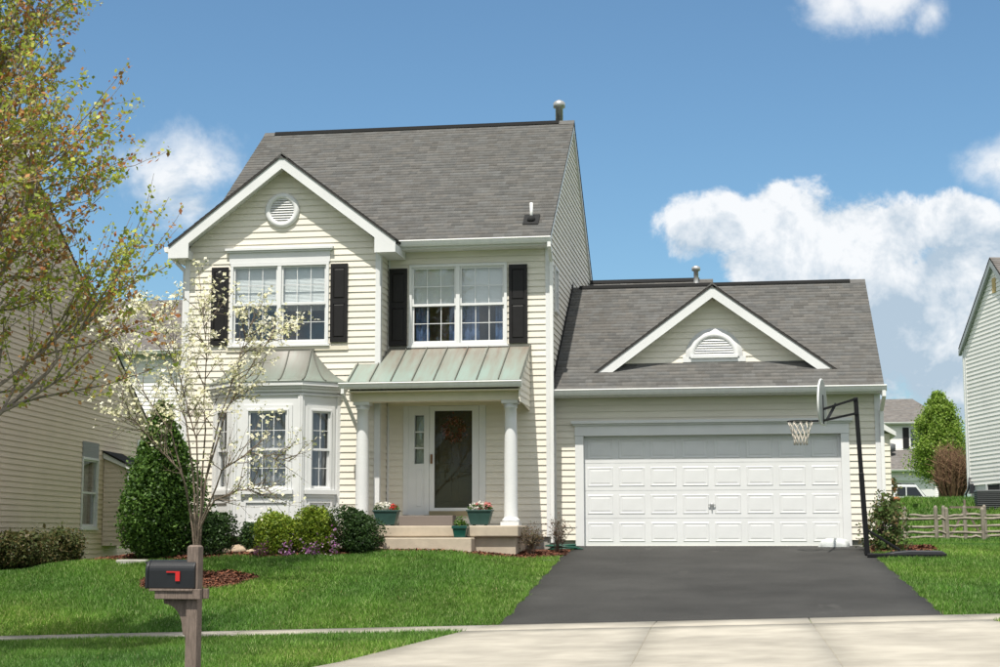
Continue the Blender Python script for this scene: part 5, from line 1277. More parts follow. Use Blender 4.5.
# twiggy bushes between stoop and garage
def twiggy(name, box, Y, label, nst, seed, leafn, cols):
    x, r, zt, zg = bush_at(*box, Y); rr = random.Random(seed); rg = np.random.default_rng(seed)
    t = thing(name, (x, Y, zg), label, 'shrub'); m = MB(); P = []
    for k in range(nst):
        a = rr.uniform(0, 2*pi); e = rr.uniform(.2, 1)*r; h = (zt-zg)*rr.uniform(.55, 1.0)
        p0 = Vector((x+rr.uniform(-.06, .06), Y+rr.uniform(-.06, .06), zg-.03)); p2 = Vector((x+e*cos(a), Y+e*.7*sin(a), zg+h)); p1 = p0.lerp(p2, .5)+Vector((rr.uniform(-.05, .05), 0, .06))
        m.tube([p0, p1, p2], [.007, .005, .002], 4)
        for j in range(5):
            q = p0.lerp(p2, rr.uniform(.35, .95)); dd = Vector((rr.uniform(-1, 1), rr.uniform(-1, 1), rr.uniform(.2, 1)))*.14; m.tube([q, q+dd], [.004, .0015], 3)
            for l in range(leafn): P.append(q+dd*rr.uniform(.3, 1.1)+Vector((rr.gauss(0, .03), rr.gauss(0, .03), rr.gauss(0, .03))))
    m.build('stem', MT['bark'], t)
    P = np.array([tuple(p) for p in P]); V, Fc = leaf_quads(P, .034*rg.uniform(.7, 1.4, len(P)), rg, .6)
    link('foliage', mesh_arrays('foliage', V, Fc, pick(cols, len(P), rg), [MT['leaf']]), t)
twiggy('twiggy_bush', (517, 545, 525, 551), -1.55, 'half-leafed brownish bush against the stoop side', 30, 73, 4, [(.16, .10, .05), (.12, .10, .045), (.20, .14, .08), (.09, .10, .04)])
twiggy('twiggy_bush', (541, 574, 518, 550), -1.15, 'sparse twiggy bush with small dark leaves at the garage corner', 20, 74, 3, [(.10, .045, .03), (.07, .06, .03), (.14, .08, .05)])

# ---- trees
def grow(segs, tips, p, d, L, r, level, maxl, rr, spread, nchild, curve_up, shrink=(.55, .75), wob=.12):
    n = 4; pts = [p.copy()]; rad = [r]; q = p.copy(); dd = d.copy()
    for i in range(n):
        dd = (dd+Vector((rr.gauss(0, wob), rr.gauss(0, wob), rr.gauss(0, wob)+curve_up))).normalized(); q = q+dd*L/n; pts.append(q.copy()); rad.append(r*(1-.62*(i+1)/n))
    segs.append((pts, rad))
    if level >= maxl: tips.append(pts); return
    k = nchild[level]
    for j in range(k):
        f = rr.uniform(.28, 1.0) if j else 1.0; i = min(n-1, int(f*n)); b = pts[i].lerp(pts[i+1], f*n-i)
        ax = dd.orthogonal().normalized(); ax.rotate(Matrix.Rotation(rr.uniform(0, 2*pi), 3, dd)); nd = dd.copy(); nd.rotate(Matrix.Rotation(rr.uniform(*spread[level]) if j else rr.uniform(.0, .25), 3, ax))
        grow(segs, tips, b, nd.normalized(), L*rr.uniform(*shrink), max(.0025, r*.55*(1-.35*f)), level+1, maxl, rr, spread, nchild, curve_up, shrink, wob)
    if level >= maxl-1: tips.append(pts)

def maple():
    rr = random.Random(20); rg = np.random.default_rng(20)
    lx, ly = lat_depth((-90-500)/F_PX*17.8, 17.8); z = gz(lx, ly)
    t = thing('maple_tree', (lx, ly, z), 'maple tree in reddish-green spring bud on the grass verge', 'tree')
    segs = []; tips = []; base = Vector((lx, ly, z))
    trunk = [base+Vector((0, 0, -.2)), base+Vector((.02, .02, 1.2)), base+Vector((.0, .05, 2.6)), base+Vector((.06, .0, 4.2)), base+Vector((.03, .03, 6.0)), base+Vector((.05, 0, 8.2))]
    tr = [.15, .12, .105, .085, .055, .02]
    for k in range(44):
        h = 2.0+5.7*(k/43)**.95; f = (h-1.2)/7; az_ = k*2.4+rr.uniform(-.35, .35); el_ = rr.uniform(.45, .85)+f*.25
        p = base+Vector((.03, .02, h)); L = (2.45-1.15*max(0, f)**1.1)*rr.uniform(.85, 1.1)*(.62+.25)
        d = Vector((cos(az_)*cos(el_), sin(az_)*cos(el_), sin(el_)))
        if cos(az_) > .2: L *= 1.20
        grow(segs, tips, p, d, L, .042*(1-.45*f), 0, 2, rr, [(.45, .9), (.4, .9)], [9, 5], .07, (.40, .60), .10)
    m = MB(); m.tube(trunk, tr, 12); m.build('trunk', MT['bark_pale'], t)
    m = tube_arrays([s for s in segs], 5); m.build('branches', MT['bark_pale'], t)
    P = []; C = []
    REDS = np.array([(.44, .17, .065), (.50, .24, .085), (.38, .20, .06), (.54, .31, .13)]); GRN = np.array([(.40, .45, .06), (.48, .51, .09), (.32, .39, .055), (.24, .31, .05), (.54, .52, .16)])
    for pts in tips:
        red = rr.random() < .38; L = (pts[-1]-pts[0]).length; k = int(4+L*35)
        for _ in range(k):
            f = rr.random()**.8*4; i = min(3, int(f)); c = pts[i].lerp(pts[i+1], f-i)
            P.append((c.x+rr.gauss(0, .034), c.y+rr.gauss(0, .034), c.z+rr.gauss(0, .034)))
            src = REDS if (red and rr.random() < .62) or rr.random() < .10 else GRN; C.append(src[rr.randrange(len(src))]*rr.uniform(.75, 1.25))
    P = np.array(P); V, Fc = leaf_quads(P, .060*rg.uniform(.5, 1.4, len(P)), rg, .68)
    link('crown', mesh_arrays('crown', V, Fc, np.array(C), [MT['leaf_thin']]), t)
    print('maple leaves', len(P), 'segs', len(segs))
maple()

def dogwood():
    rr = random.Random(9); rg = np.random.default_rng(9)
    b = onG(196.5, 581); z = gz(b.x, b.y)
    t = thing('dogwood_tree', (b.x, b.y, z), 'multi-stemmed dogwood with cream blossoms in a mulch ring on the lawn', 'tree')
    base = Vector((b.x, b.y, z)); segs = []; tips = []; D = float((np.array(b)-CAM)@np.array([sin(YAW), cos(YAW), 0]))
    def at(px, py, off=0): q = Vector(at_depth(px, py, D+off)); return q
    # main stems, following the fan of limbs
    limbs = [([(197, 585), (198, 520), (196, 440), (178, 370), (168, 300)], -.2), ([(197, 585), (200, 510), (205, 430), (206, 350), (200, 285)], .1),
             ([(198, 585), (203, 500), (216, 430), (236, 370), (252, 322)], -.1), ([(196, 585), (190, 505), (170, 432), (140, 385), (116, 330)], .15),
             ([(198, 585), (203, 520), (222, 470), (250, 452), (292, 462)], -.3), ([(197, 585), (196, 500), (186, 420), (160, 345), (150, 312)], .5),
             ([(198, 585), (204, 490), (226, 410), (258, 356), (280, 320)], .4), ([(197, 585), (200, 530), (214, 500), (240, 490), (268, 488)], -.5), ([(197, 585), (194, 520), (180, 470), (150, 440), (122, 405)], -.5)]
    for pts, off in limbs:
        q = [at(px, py, off*i/2.0+rr.uniform(-.08, .08)) for i, (px, py) in enumerate(pts)]; q[0] = base+Vector((rr.uniform(-.04, .04), rr.uniform(-.04, .04), -.05))
        L = len(q); fine = []
        for i in range(L-1):
            for s in (0, .33, .66): fine.append(q[i].lerp(q[i+1], s)+Vector((rr.gauss(0, .012), rr.gauss(0, .012), 0)))
        fine.append(q[-1]); n = len(fine); segs.append((fine, [.023*(1-.82*i/(n-1)) for i in range(n)]))
        for k in range(22):
            f = rr.uniform(.48, 1.0)*(n-1); i = min(n-2, int(f)); p = fine[i].lerp(fine[i+1], f-i); d = (fine[i+1]-fine[i]).normalized()
            ax = d.orthogonal().normalized(); ax.rotate(Matrix.Rotation(rr.uniform(0, 2*pi), 3, d)); nd = d.copy(); nd.rotate(Matrix.Rotation(rr.uniform(.5, 1.15), 3, ax)); nd = (nd+Vector((0, 0, .15))).normalized()
            grow(segs, tips, p, nd, rr.uniform(.28, .62), .009, 1, 2, rr, [(.3, .8), (.4, .9)], [3, 3], .05, (.5, .75), .12)
    m = tube_arrays(segs, 6); m.build('trunk', MT['bark'], t)
    P = []; Q = []; lp = []
    for pts in tips:
        tip = pts[-1]; h = (tip.z-z)/4.5
        # flower density: thick above and to the left, thin below on the right
        dens = .70 if h > .58 else .16
        for k in range(8):
            if rr.random() < dens: c = pts[-1-rr.randrange(2)]; P.append((c.x+rr.gauss(0, .045), c.y+rr.gauss(0, .045), c.z+rr.gauss(0, .035)+.015))
        for k in range(3): c = pts[rr.randrange(1, 5)]; lp.append((c.x+rr.gauss(0, .03), c.y+rr.gauss(0, .03), c.z+rr.gauss(0, .025)))
    P = np.array(P); n = len(P); nr = rand_unit(n, rg)*.75+np.array([0, -.25, .75]); nr /= np.linalg.norm(nr, axis=1)[:, None]
    tt = np.cross(nr, rand_unit(n, rg)); tt /= np.linalg.norm(tt, axis=1)[:, None]; bb = np.cross(nr, tt); V = []; s = (.030*rg.uniform(.65, 1.25, n))[:, None]
    for (a, c) in ((tt, bb), (bb, -tt), (-tt, -bb), (-bb, tt)):
        V.append(np.stack([P, P+a*s*.62+c*s*.46+nr*s*.22, P+a*s*1.12+nr*s*.18, P+a*s*.62-c*s*.46+nr*s*.22], 1))
    V = np.concatenate(V, 0); C = np.tile(pick([(.78, .74, .50), (.82, .78, .58), (.72, .71, .42), (.78, .76, .62)], n, rg, .08), (4, 1))
    link('blossom', mesh_arrays('blossom', V.reshape(-1, 3), np.arange(4*len(V)).reshape(-1, 4), C, [MT['petal']]), t)
    lp = np.array(lp); V, Fc = leaf_quads(lp, .042*rg.uniform(.6, 1.3, len(lp)), rg, .5)
    link('foliage', mesh_arrays('foliage', V, Fc, pick([(.20, .235, .06), (.26, .27, .09), (.15, .19, .045)], len(lp), rg), [MT['leaf']]), t)
    print('dogwood flowers', n, 'leaves', len(lp))
    return base
DOG = dogwood()

def far_tree():
    D = 62.0; rg = np.random.default_rng(31); rr = random.Random(31)
    b = at_depth(942, 500, D); z = gz(b[0], b[1]); pxm = F_PX/D; top = at_depth(938, 389, D)[2]
    t = thing('pear_tree', (b[0], b[1], z), 'bright green pyramidal tree before the distant white house', 'tree')
    H = top-z; R_ = 26/pxm; z0 = at_depth(940, 474, D)[2]; nc = 300; per = 130; n = nc*per
    h = rg.random(nc)**1.2; a = rg.uniform(0, 2*pi, nc); prof = np.interp(h, [0, .1, .3, .55, .8, 1], [.6, .98, 1.0, .82, .52, .10])
    rad = prof*R_*(1-rg.random(nc)**2*.65)*rg.uniform(.82, 1.14, nc)
    Cc = np.stack([b[0]+rad*np.cos(a), b[1]+rad*np.sin(a), z0+h*(top-z0-.25)], 1); sp = rg.uniform(.12, .22, nc)*np.clip(1.15-h*.75, .35, 1)
    P = np.repeat(Cc, per, 0)+rg.normal(size=(n, 3))*np.repeat(sp, per)[:, None]*np.array([1, 1, 1.25])
    V, Fc = leaf_quads(P, .085*rg.uniform(.7, 1.3, n), rg, .65, None, 0, .3)
    link('crown', mesh_arrays('crown', V, Fc, pick([(.19, .30, .04), (.24, .36, .055), (.13, .22, .03), (.31, .41, .09)], n, rg), [MT['leaf']]), t)
    m = MB(); m.tube([(b[0], b[1], z-.2), (b[0]+.05, b[1], z+H*.4), (b[0], b[1], z+H*.93)], [.16, .11, .02], 8)
    for k in range(26):
        hh = rr.uniform(.22, .85); aa = rr.uniform(0, 2*pi); p = Vector((b[0], b[1], z+H*hh)); L = R_*(1.05-hh)*1.2; m.tube([p, p+Vector((cos(aa)*L*.6, sin(aa)*L*.6, L*.6)), p+Vector((cos(aa)*L, sin(aa)*L, L*1.2))], [.04, .025, .01], 5)
    m.build('trunk', MT['bark'], t)
far_tree()
def bare_bush():
    D = 53.0; rr = random.Random(33); b = at_depth(953, 498, D); z = gz(b[0], b[1]); top = at_depth(953, 441, D)[2]
    t = thing('bare_bush', (b[0], b[1], z), 'dense bare reddish-brown twiggy bush beside the pale house', 'shrub'); V = []; Fc = []; C = []
    R_ = 18/F_PX*D; H = top-z; rg = np.random.default_rng(33)
    m = MB()
    for k in range(420):
        a = rr.uniform(0, 2*pi); e = R_*sqrt(rr.random()); h = H*rr.uniform(.55, 1)*(1-.25*(e/R_)**2)
        p0 = Vector((b[0]+.35*e*cos(a), b[1]+.35*e*sin(a), z)); p2 = Vector((b[0]+e*cos(a), b[1]+e*sin(a), z+h)); p1 = p0.lerp(p2, .45)+Vector((cos(a), sin(a), 0))*e*.15
        c = rr.uniform(.7, 1.3); cc = (c, c*rr.uniform(.9, 1.1), c); m.tube([p0, p1, p2], [.018, .014, .006], 3, cc, caps=False)
        for j in range(4):
            q = p1.lerp(p2, rr.random()); m.tube([q, q+Vector((rr.gauss(0, .16), rr.gauss(0, .16), rr.uniform(.05, .35)))], [.009, .004], 3, cc, caps=False)
    m.build('twigs', MT['twig'], t, colors=True)
bare_bush()

# ================================================================== FENCE
def fence():
    rr = random.Random(44)
    def run(name, label, pts, D_of, rails, ph, back):
        f = thing(name, (0, 0, 0), label, 'fence')
        first = None; posts = []
        for px in pts:
            D = D_of(px); b = at_depth(px, 540, D); x, y = b[0], b[1]; z = gz(x, y); posts.append(Vector((x, y, z)))
        f.location = posts[0]; PINV[f.name] = Matrix.Translation(-posts[0])
        for p in posts:
            m = MB(); h = ph*rr.uniform(.97, 1.04); lean = rr.uniform(-.02, .02)
            m.tube([p+Vector((0, 0, -.2)), p+Vector((lean*.5, 0, h*.5)), p+Vector((lean, 0, h-.05)), p+Vector((lean, 0, h))], [.055, .052, .05, .02], 6, smooth=False); m.build('post', MT['railwood'], f)
        for a, b in zip(posts[:-1], posts[1:]):
            d = (b-a).normalized()
            for zr in rails:
                e0 = a+d*.0+Vector((0, 0, zr+rr.uniform(-.02, .02))); e1 = b+Vector((0, 0, zr+rr.uniform(-.02, .02))); m = MB(); mid = e0.lerp(e1, .5)+Vector((0, 0, rr.uniform(-.03, .03)))
                m.tube([e0-d*.1, e0.lerp(e1, .25)+Vector((0, 0, rr.uniform(-.02, .02))), mid, e0.lerp(e1, .75)+Vector((0, 0, rr.uniform(-.02, .02))), e1+d*.1], [.025, .038, .042, .038, .025], 5, smooth=False); m.build('rail', MT['railwood'], f)
    run('split_rail_fence', 'weathered split-rail fence nearer the lawn, with paired posts', (890, 937, 948, 984, 1020, 1075), lambda px: 40.0, (.28, .62), .92, False)
    run('split_rail_fence', 'weathered split-rail fence running along the foot of the grassy bank', (870, 905, 945, 966, 986, 1030), lambda px: 41.3, (.15, .42, .70), .95, True)
    g = thing('gate_brace', (0, 0, 0), 'dark wooden gate frame with diagonal braces behind the split-rail fence', 'gate')
    a = at_depth(951, 543, 42.5); b = at_depth(983, 543, 42.5); c = at_depth(966, 543, 42.5); z = gz(c[0], c[1]); g.location = (c[0], c[1], z); PINV[g.name] = Matrix.Translation(-Vector((c[0], c[1], z)))
    for nm, p, q in (('diagonal', (a[0], a[1], z+.02), (c[0], c[1], z+.75)), ('diagonal', (b[0], b[1], z+.02), (c[0], c[1], z+.75)), ('upright', (c[0], c[1], z), (c[0], c[1], z+1.0)), ('top_bar', (a[0], a[1], z+.80), (b[0], b[1], z+.80))):
        m = MB(); m.beam(p, q, .05, .07, (0, 1, 0)); m.build(nm, MT['postwood'], g)
fence()

# ================================================================== SMALL THINGS
def planter(cx, cy, z, label, cols, seed, tiny=False):
    rr = random.Random(seed); rg = np.random.default_rng(seed)
    t = thing('flower_planter', (cx, cy, z), label, 'planter'); m = MB()
    w0, w1, d0, d1, h = .165, .225, .09, .12, .26
    vs = []
    for (w, d, zz) in ((w0, d0, 0.02), (w1, d1, h), (w1+.015, d1+.015, h), (w1+.015, d1+.015, h+.03), (w1-.01, d1-.01, h+.03), (w1-.02, d1-.02, h-.03)):
        vs += [(cx-w, cy-d, z+zz), (cx+w, cy-d, z+zz), (cx+w, cy+d, z+zz), (cx-w, cy+d, z+zz)]
    fs = [(3, 2, 1, 0)]
    for i in range(5):
        for k in range(4): fs.append((i*4+k, i*4+(k+1) % 4, (i+1)*4+(k+1) % 4, (i+1)*4+k))
    fs.append((20, 21, 22, 23)); m.add(vs, fs)
    for k in (-.11, .11): m.box(cx+k-.02, cx+k+.02, cy-.08, cy+.08, z, z+.025)
    m.build('box', MT['teal'], t, bevel=.005)
    n = 260; P = np.stack([cx+rg.uniform(-w1, w1, n), cy+rg.uniform(-d1, d1, n), z+h+rg.uniform(-.0, .12, n)], 1); V, Fc = leaf_quads(P, .05*rg.uniform(.7, 1.3, n), rg, .6)
    link('foliage', mesh_arrays('foliage', V, Fc, pick([(.05, .11, .025), (.08, .15, .03)], n, rg), [MT['leaf']]), t)
    for nm, col, x0, x1, cnt in cols:
        P = np.stack([cx+rg.uniform(x0, x1, cnt), cy+rg.uniform(-d1, d1*.6, cnt), z+h+rg.uniform(.03, .16, cnt)], 1)
        V, Fc = leaf_quads(np.repeat(P, 4, 0)+rg.normal(size=(cnt*4, 3))*.012, .05, rg, .8); link(nm, mesh_arrays(nm, V, Fc, pick([col], cnt*4, rg, .12), [MT['petal']]), t)
a = onY(386.5, 525, -1.75); b = onY(480, 525, -1.75)
planter(a[0], -1.75, .402, 'teal box planter with white and red flowers beside the porch column near the bay', [('blossom', (.80, .78, .70), -.21, .08, 42), ('blossom', (.70, .08, .07), .06, .2, 20)], 81)
planter(b[0], -1.75, .402, 'teal box planter with white and pink flowers in front of the storm door', [('blossom', (.80, .77, .70), -.2, .1, 38), ('blossom', (.75, .30, .28), -.05, .2, 24)], 82)
def small_pot():
    p = onY(460.5, 537, -2.13); x, y, z = p[0], -2.13, .187; rg = np.random.default_rng(83)
    t = thing('flower_pot', (x, y, z), 'small dark green pot with leafy plant on the lower step', 'pot'); m = MB()
    vs = []
    for (w, zz) in ((.10, 0), (.125, .16), (.14, .16), (.14, .215), (.12, .215), (.115, .18)): vs += [(x-w, y-w, z+zz), (x+w, y-w, z+zz), (x+w, y+w, z+zz), (x-w, y+w, z+zz)]
    fs = [(3, 2, 1, 0)]+[(i*4+k, i*4+(k+1) % 4, (i+1)*4+(k+1) % 4, (i+1)*4+k) for i in range(5) for k in range(4)]+[(20, 21, 22, 23)]
    m.add(vs, fs); m.build('pot', MT['teal2'], t, bevel=.008)
    n = 220; d = rand_unit(n, rg); d[:, 2] = np.abs(d[:, 2]); P = np.array([x, y, z+.20])+d*np.array([.15, .15, .20])*rg.uniform(.3, 1, (n, 1)); V, Fc = leaf_quads(P, .055*rg.uniform(.7, 1.3, n), rg, .5)
    link('foliage', mesh_arrays('foliage', V, Fc, pick([(.07, .15, .02), (.12, .20, .03), (.05, .10, .02)], n, rg), [MT['leaf']]), t)
small_pot()
def hose():
    c = onG(568, 550); c.y = -.62; rr = random.Random(84); m = MB(); pts = []; N_ = 150; z = gz(c.x, c.y)
    for k in range(N_):
        a = k/N_*2*pi*6.3; r_ = .26+.035*sin(a*.37)+rr.uniform(-.006, .006); lay = k/N_
        pts.append((-.35+r_*cos(a)+.03*sin(a*.21), -.62+r_*.62*sin(a), z+.03+.11*abs(sin(lay*3.0))*lay+.012*sin(a*1.3)))
    for k in range(12): pts.append((-.08+k*.012, -.70-k*.01, z+.03))
    m.tube(pts, .013, 7); tag(m.build('garden_hose', MT['hose']), 'coiled dark green garden hose lying by the garage door casing', 'hose')
hose()
def bag():
    c = onY(834, 547, -.28); rg = np.random.default_rng(85); n, k = 34, 15; V = []; Fc = []
    for j in range(k):
        for i in range(n):
            a = 2*pi*i/n; e = j/(k-1); r_ = (cos(e*pi/2))**.6; w = 1+.07*sin(a*5+j*.25)+.04*sin(a*9+.3*j)
            z = gz(c[0], -.28)+.023+.15*(sin(e*pi/2)**.8)*(1+.22*sin(a*3+1)*r_+.10*sin(a*6+j*.4)*r_)
            V.append((c[0]+.27*r_*w*cos(a), -.28+.15*r_*w*sin(a), max(z, gz(c[0], -.28)+.023)))
    for j in range(k-1):
        for i in range(n): Fc.append((j*n+i, j*n+(i+1) % n, (j+1)*n+(i+1) % n, (j+1)*n+i))
    tag(link('plastic_bag', mesh_arrays('plastic_bag', V, Fc, None, [MT['bag']], True)), 'crumpled white plastic bag lying at the garage door corner', 'bag')
bag()
def rock(name, x, y, sx, sy, sz, label, seed, mat='stone', group=None, cat='stone'):
    rg = np.random.default_rng(seed); n, k = 10, 6; V = []; Fc = []; z = gz(x, y)
    for j in range(k+1):
        for i in range(n):
            a = 2*pi*i/n; e = pi*j/k; d = np.array([sin(e)*cos(a), sin(e)*sin(a), cos(e)]); s = 1+.16*sin(3*a+seed)+.12*cos(2*e+seed*1.7)+rg.uniform(-.08, .08)*(0 < j < k)
            V.append((x+sx*d[0]*s, y+sy*d[1]*s, z+sz*.55+sz*d[2]*s))
    for j in range(k):
        for i in range(n): Fc.append((j*n+i, j*n+(i+1) % n, (j+1)*n+(i+1) % n, (j+1)*n+i))
    tag(link(name, mesh_arrays(name, V, Fc, None, [MT[mat]], False)), label, cat, group)
for k, (px, py, s, lab) in enumerate(((181, 556, .17, 'large tan edging stone beside the evergreen shrub foot'), (190, 555.5, .12, 'smaller tan edging stone between evergreen and rounded dark boxwood'), (222, 555, .15, 'tan edging stone in front of the rounded dark boxwood'), (237, 553.5, .20, 'largest tan edging stone, under the bay beside the small dark boxwood'),
        (250, 553.8, .11, 'small flat edging stone in front of the small dark boxwood'), (208, 556, .10, 'small tan edging stone by the dogwood trunk and rounded boxwood'), (152, 557, .16, 'brown edging stone next to the low leafy plant'), (341, 549.5, .09, 'little pale stone between purple flowers and the stoop boxwood'))):
    p = onG(px, py); rock('edging_stone', p.x, p.y+.1, s, s*.7, s*.42, lab, 90+k, group='stones edging the front mulch bed')
p = onG(134, 563); m = MB(); z = gz(p.x, p.y); m.box(p.x-.30, p.x+.26, p.y-.12, p.y+.25, z-.05, z+.06); tag(m.build('splash_block', MT['foundation'], bevel=.025), 'pale flat splash block on grass by the bump-out', 'splash block')
p = onG(566, 561); p.x = float(xdl(p.y))-.16; m = MB(); z = gz(p.x, p.y); m.prism([(p.x-.14, p.y-.10, z-.03), (p.x+.10, p.y+.02, z-.03), (p.x-.0, p.y+.22, z-.03), (p.x-.16, p.y+.14, z-.03)], (0, 0, .055)); tag(m.build('paving_chip', MT['concrete']), 'loose pinkish concrete chip where mulch meets the driveway', 'stone')
p = onY(891, 500, 3.0); m = MB()
zz = gz(p[0]+.1, 3.0)
def terracotta():
    q = at_depth(891.5, 500, 37.0); x, y = q[0], q[1]; z = gz(x, y); H = q[2]+.07-z
    t = thing('brick_planter', (x, y, z), 'terracotta-coloured raised planter behind the garage corner', 'planter')
    m = MB(); m.lathe([(.12, 0), (.15, H*.5), (.17, H-.08), (.20, H-.08), (.20, H), (.16, H)], (x, y, z), 16); m.build('pot', MT['terracotta'], t)
    rg = np.random.default_rng(99); n = 240; P = np.array([x, y, z+H])+rand_unit(n, rg)*np.array([.25, .25, .32])*rg.uniform(.3, 1, (n, 1))+np.array([0, 0, .22]); V, Fc = leaf_quads(P, .075*rg.uniform(.7, 1.3, n), rg, .6)
    link('foliage', mesh_arrays('foliage', V, Fc, pick([(.06, .12, .03), (.14, .16, .05), (.22, .12, .05)], n, rg), [MT['leaf']]), t)
terracotta()
def phlox(px, py, w, h, label, seed, cols, n=150):
    y = -3.24; x = onY(px, py, y)[0]; z = gz(x, y); rg = np.random.default_rng(seed)
    t = thing('flower_clump', (x, y, z), label, 'flowers')
    P = np.stack([x+rg.normal(size=n)*w*.5, y+rg.normal(size=n)*.10, z+np.abs(rg.normal(size=n))*h*.55+.03], 1)
    V, Fc = leaf_quads(P, .05*rg.uniform(.6, 1.3, n), rg, .85); link('blossom', mesh_arrays('blossom', V, Fc, pick(cols, n, rg), [MT['petal']]), t)
    Q = P+rg.normal(size=P.shape)*.04-np.array([0, 0, .03]); V, Fc = leaf_quads(Q, .045, rg, .4); link('foliage', mesh_arrays('foliage', V, Fc, pick([(.06, .10, .03), (.09, .12, .05)], n, rg), [MT['leaf']]), t)
PUR = [(.30, .10, .28), (.36, .16, .33), (.22, .07, .20), (.50, .34, .46)]
phlox(262, 552.5, .14, .20, 'dusky purple flower clump under the first bright clipped bush', 101, [(.22, .08, .14), (.30, .14, .20)], 60)
phlox(288, 552.3, .11, .20, 'lilac flower clump between the two bright clipped bushes', 102, PUR, 60)
phlox(313, 551.6, .19, .22, 'magenta-purple flower clump in front of the second bright bush', 103, PUR, 90)
phlox(333, 551, .09, .42, 'purple flower clump beside the second bright bush, nearer the stoop', 104, PUR, 55)
def hosta():
    p = onG(165, 558); x, y = p.x, p.y; z = gz(x, y); rg = np.random.default_rng(110); n = 130
    t = thing('leafy_plant', (x, y, z), 'low bright green leafy plant at the foot of the evergreen', 'plant'); d = rand_unit(n, rg); d[:, 2] = np.abs(d[:, 2])
    P = np.array([x, y, z])+d*np.array([.30, .22, .30])*rg.uniform(.4, 1, (n, 1)); V, Fc = leaf_quads(P, .10*rg.uniform(.7, 1.3, n), rg, .5, d, .3); link('foliage', mesh_arrays('foliage', V, Fc, pick([(.07, .17, .03), (.10, .22, .045), (.05, .12, .025)], n, rg), [MT['leaf']]), t)
    m = MB(); m.tube([(x, y, z-.03), (x, y, z+.15)], .015, 5); m.build('stem', MT['leaf'], t)
hosta()

# ================================================================== MULCH AND GRASS
def in_mulch(X, Y):
    X = np.asarray(X); Y = np.asarray(Y)
    edge = np.interp(X, [-9.2, -8.4, -7.6, -6.5, -5.2, -4.2, -3.5, -1.85, -1.2, -.75, -.15], [-2.4, -3.2, -3.45, -3.40, -3.25, -3.1, -2.75, -2.55, -2.55, -2.2, -1.7])+.06*np.sin(X*5)
    a = (Y > edge) & (Y < -.3) & (X > -9.2) & (X < -.16)
    b = ((X-DOG.x)/.95)**2+((Y-DOG.y)/.85)**2 < 1+.08*np.sin(X*9)+.08*np.cos(Y*8)
    c = (X > 5.28) & (X < 6.5) & (Y > -1.35+.06*np.sin(X*7)) & (Y < .4)
    return a | b | c
def mulch():
    rg = np.random.default_rng(120); P = []
    for (x0, x1, y0, y1, n) in ((-9.2, -.15, -3.6, -.9, 30000), (DOG.x-1.1, DOG.x+1.1, DOG.y-1, DOG.y+1, 6500), (5.25, 6.5, -1.5, .4, 4500)):
        X = rg.uniform(x0, x1, n); Y = rg.uniform(y0, y1, n); k = in_mulch(X, Y); P.append(np.stack([X[k], Y[k]], 1))
    P = np.concatenate(P); n = len(P); Z = G(P[:, 0], P[:, 1])+rg.uniform(.0, .035, n)
    V, Fc = leaf_quads(np.column_stack([P, Z]), rg.uniform(.04, .10, n), rg, .35, np.tile([0, 0, 1.0], (n, 1)), .6)
    tag(link('mulch', mesh_arrays('mulch', V, Fc, pick([(1, 1, 1), (1.5, 1.35, 1.2), (.6, .6, .6), (1.9, 1.5, 1.3)], n, rg), [MT['mulch']])), 'reddish-brown bark mulch in the planting beds', 'mulch', kind='stuff')
    # bed surface under the chips
    def bed(name, x0, x1, y0, y1, st):
        xs = np.arange(x0, x1, st); ys = np.arange(y0, y1, st); V = []; Fc = []
        for x in xs:
            for y in ys:
                if in_mulch(x+st/2, y+st/2):
                    k = len(V); V += [(a, b, gz(a, b)+.008) for a, b in ((x, y), (x+st, y), (x+st, y+st), (x, y+st))]; Fc.append((k, k+1, k+2, k+3))
        o = link(name, mesh_arrays(name, V, Fc, np.ones((len(Fc), 3)), [MT['mulch']])); tag(o, kind='structure', label='dark mulch bed surface', cat='ground')
    bed('planting_bed', -9.2, -.15, -3.7, -.2, .09); bed('planting_bed', DOG.x-1.2, DOG.x+1.2, DOG.y-1.1, DOG.y+1.1, .07); bed('planting_bed', 5.25, 6.5, -1.5, .4, .08)
mulch()
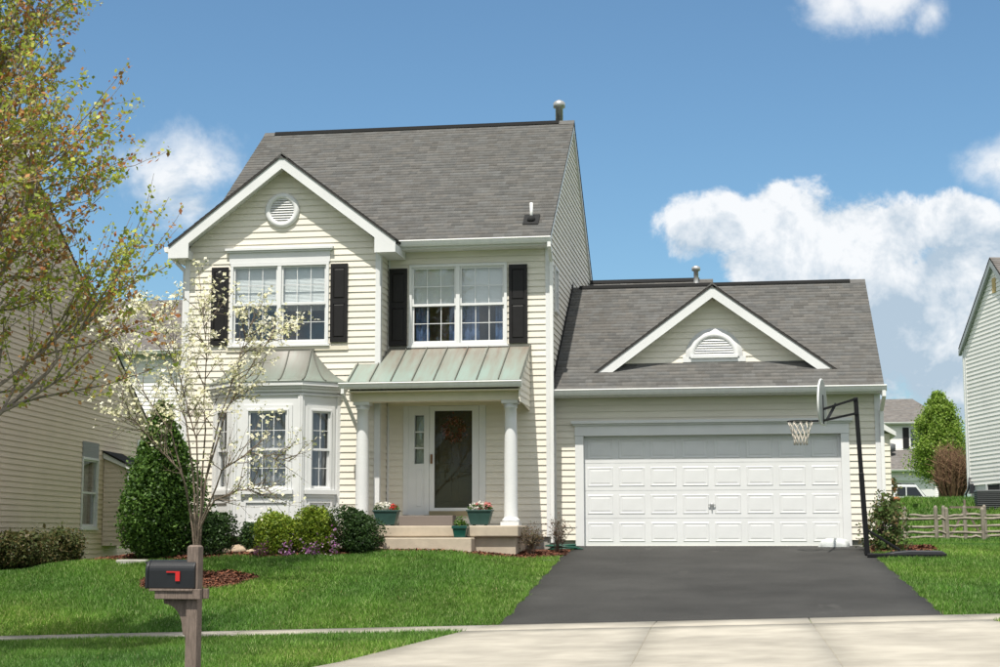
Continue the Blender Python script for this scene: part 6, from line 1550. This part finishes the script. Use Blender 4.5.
def grass():
    rg = np.random.default_rng(130)
    def inside(X, Y):
        lawn = (Y < -.4) & (Y > SW0+.01) & (X < xdl(Y)+.015)
        lawn |= (Y > SW0+.01) & (X > xdr(Y)-.015)
        strip = (Y < SW1-.0) & (Y > KERB+.02) & ((X < xal(Y)+.01) | (X > xar(Y)-.01))
        ok = (lawn | strip) & ~in_mulch(X, Y) & ~((X > -7.8) & (X < 5.65) & (Y > -.9))
        # keep what the camera or a step aside could see
        dx = X-CAM[0]; dy = Y-CAM[1]; la = dx*cos(YAW)-dy*sin(YAW)*1.0; D = dx*sin(YAW)+dy*cos(YAW)
        return ok & (np.abs(la) < D*.345+1.0)
    Ps = []
    def fill(x0, x1, y0, y1, dens):
        n = int((x1-x0)*(y1-y0)*dens); X = rg.uniform(x0, x1, n); Y = rg.uniform(y0, y1, n); k = inside(X, Y); Ps.append(np.stack([X[k], Y[k]], 1))
    fill(-14, 0, -10, -.4, 2500); fill(5, 9, -10, 0, 2300); fill(5.6, 10.5, 0, 11, 900); fill(-9, 0, KERB, SW1, 3200); fill(5, 9, KERB, SW1, 2000); fill(-14.5, -7.7, -.4, 6, 700)
    n_near = sum(len(p) for p in Ps)
    fill(4, 20, 11, 24, 450)
    P = np.concatenate(Ps); n = len(P); X, Y = P[:, 0], P[:, 1]; Z = G(X, Y); Df = np.hypot(X-CAM[0], Y-CAM[1])
    # clumpiness from a few sine fields stands in for uneven mowing and growth
    f = np.zeros(n)
    for k in range(14):
        a = rg.uniform(0, 2*pi); w = rg.uniform(.6, 9); f += np.sin((X*cos(a)+Y*sin(a))*w+rg.uniform(0, 6))/14**.5
    h = np.clip(.058+.012*f, .03, .11)*rg.uniform(.6, 1.35, n)*np.where(Df > 40, 1.9, 1); w = np.where(Df > 40, .03, .0085+.00022*Df)*rg.uniform(.7, 1.3, n)
    a = rg.uniform(0, 2*pi, n); b = rg.uniform(0, 2*pi, n); lean = rg.uniform(.15, .85, n)*h
    base = np.column_stack([X, Y, Z-.006]); s = np.column_stack([np.cos(a), np.sin(a), np.zeros(n)])*w[:, None]*.5
    tip = base+np.column_stack([np.cos(b)*lean, np.sin(b)*lean, h])
    V = np.stack([base-s, base+s, tip], 1).reshape(-1, 3); Fc = np.arange(3*n).reshape(n, 3)
    C = pick([(.086, .195, .022), (.112, .232, .030), (.062, .148, .015), (.180, .290, .068), (.30, .38, .145)], n, rg, .2, [.26, .28, .18, .19, .09])*(1+.16*np.clip(f, -1.5, 1.5))[:, None]
    g2 = np.zeros(n)
    for k in range(10):
        a_ = rg.uniform(0, 2*pi); w_ = rg.uniform(.5, 2.2); g2 += np.sin((X*cos(a_)+Y*sin(a_))*w_+rg.uniform(0, 6))/10**.5
    C *= (1+.14*np.clip(g2, -1.6, 1.6))[:, None]*np.stack([1+.10*np.clip(g2, -1.5, 1.5), np.ones(n), 1-.06*np.clip(g2, -1.5, 1.5)], 1)
    dry = rg.random(n) < .007+.02*(g2 > 1.2); C[dry] = np.array([.30, .25, .11])*rg.uniform(.7, 1.2, (dry.sum(), 1))
    tag(link('grass', mesh_arrays('grass', V, Fc, C, [MT['grass_blade']])), 'short mown green lawn grass', 'grass', kind='stuff')
    print('grass blades', n)
grass()
sc_ = scene.cycles if hasattr(scene, 'cycles') else None
if sc_:
    sc_.max_bounces = 6; sc_.diffuse_bounces = 3; sc_.glossy_bounces = 3; sc_.transparent_max_bounces = 12; sc_.transmission_bounces = 4
    sc_.caustics_reflective = False; sc_.caustics_refractive = False; sc_.sample_clamp_indirect = 6
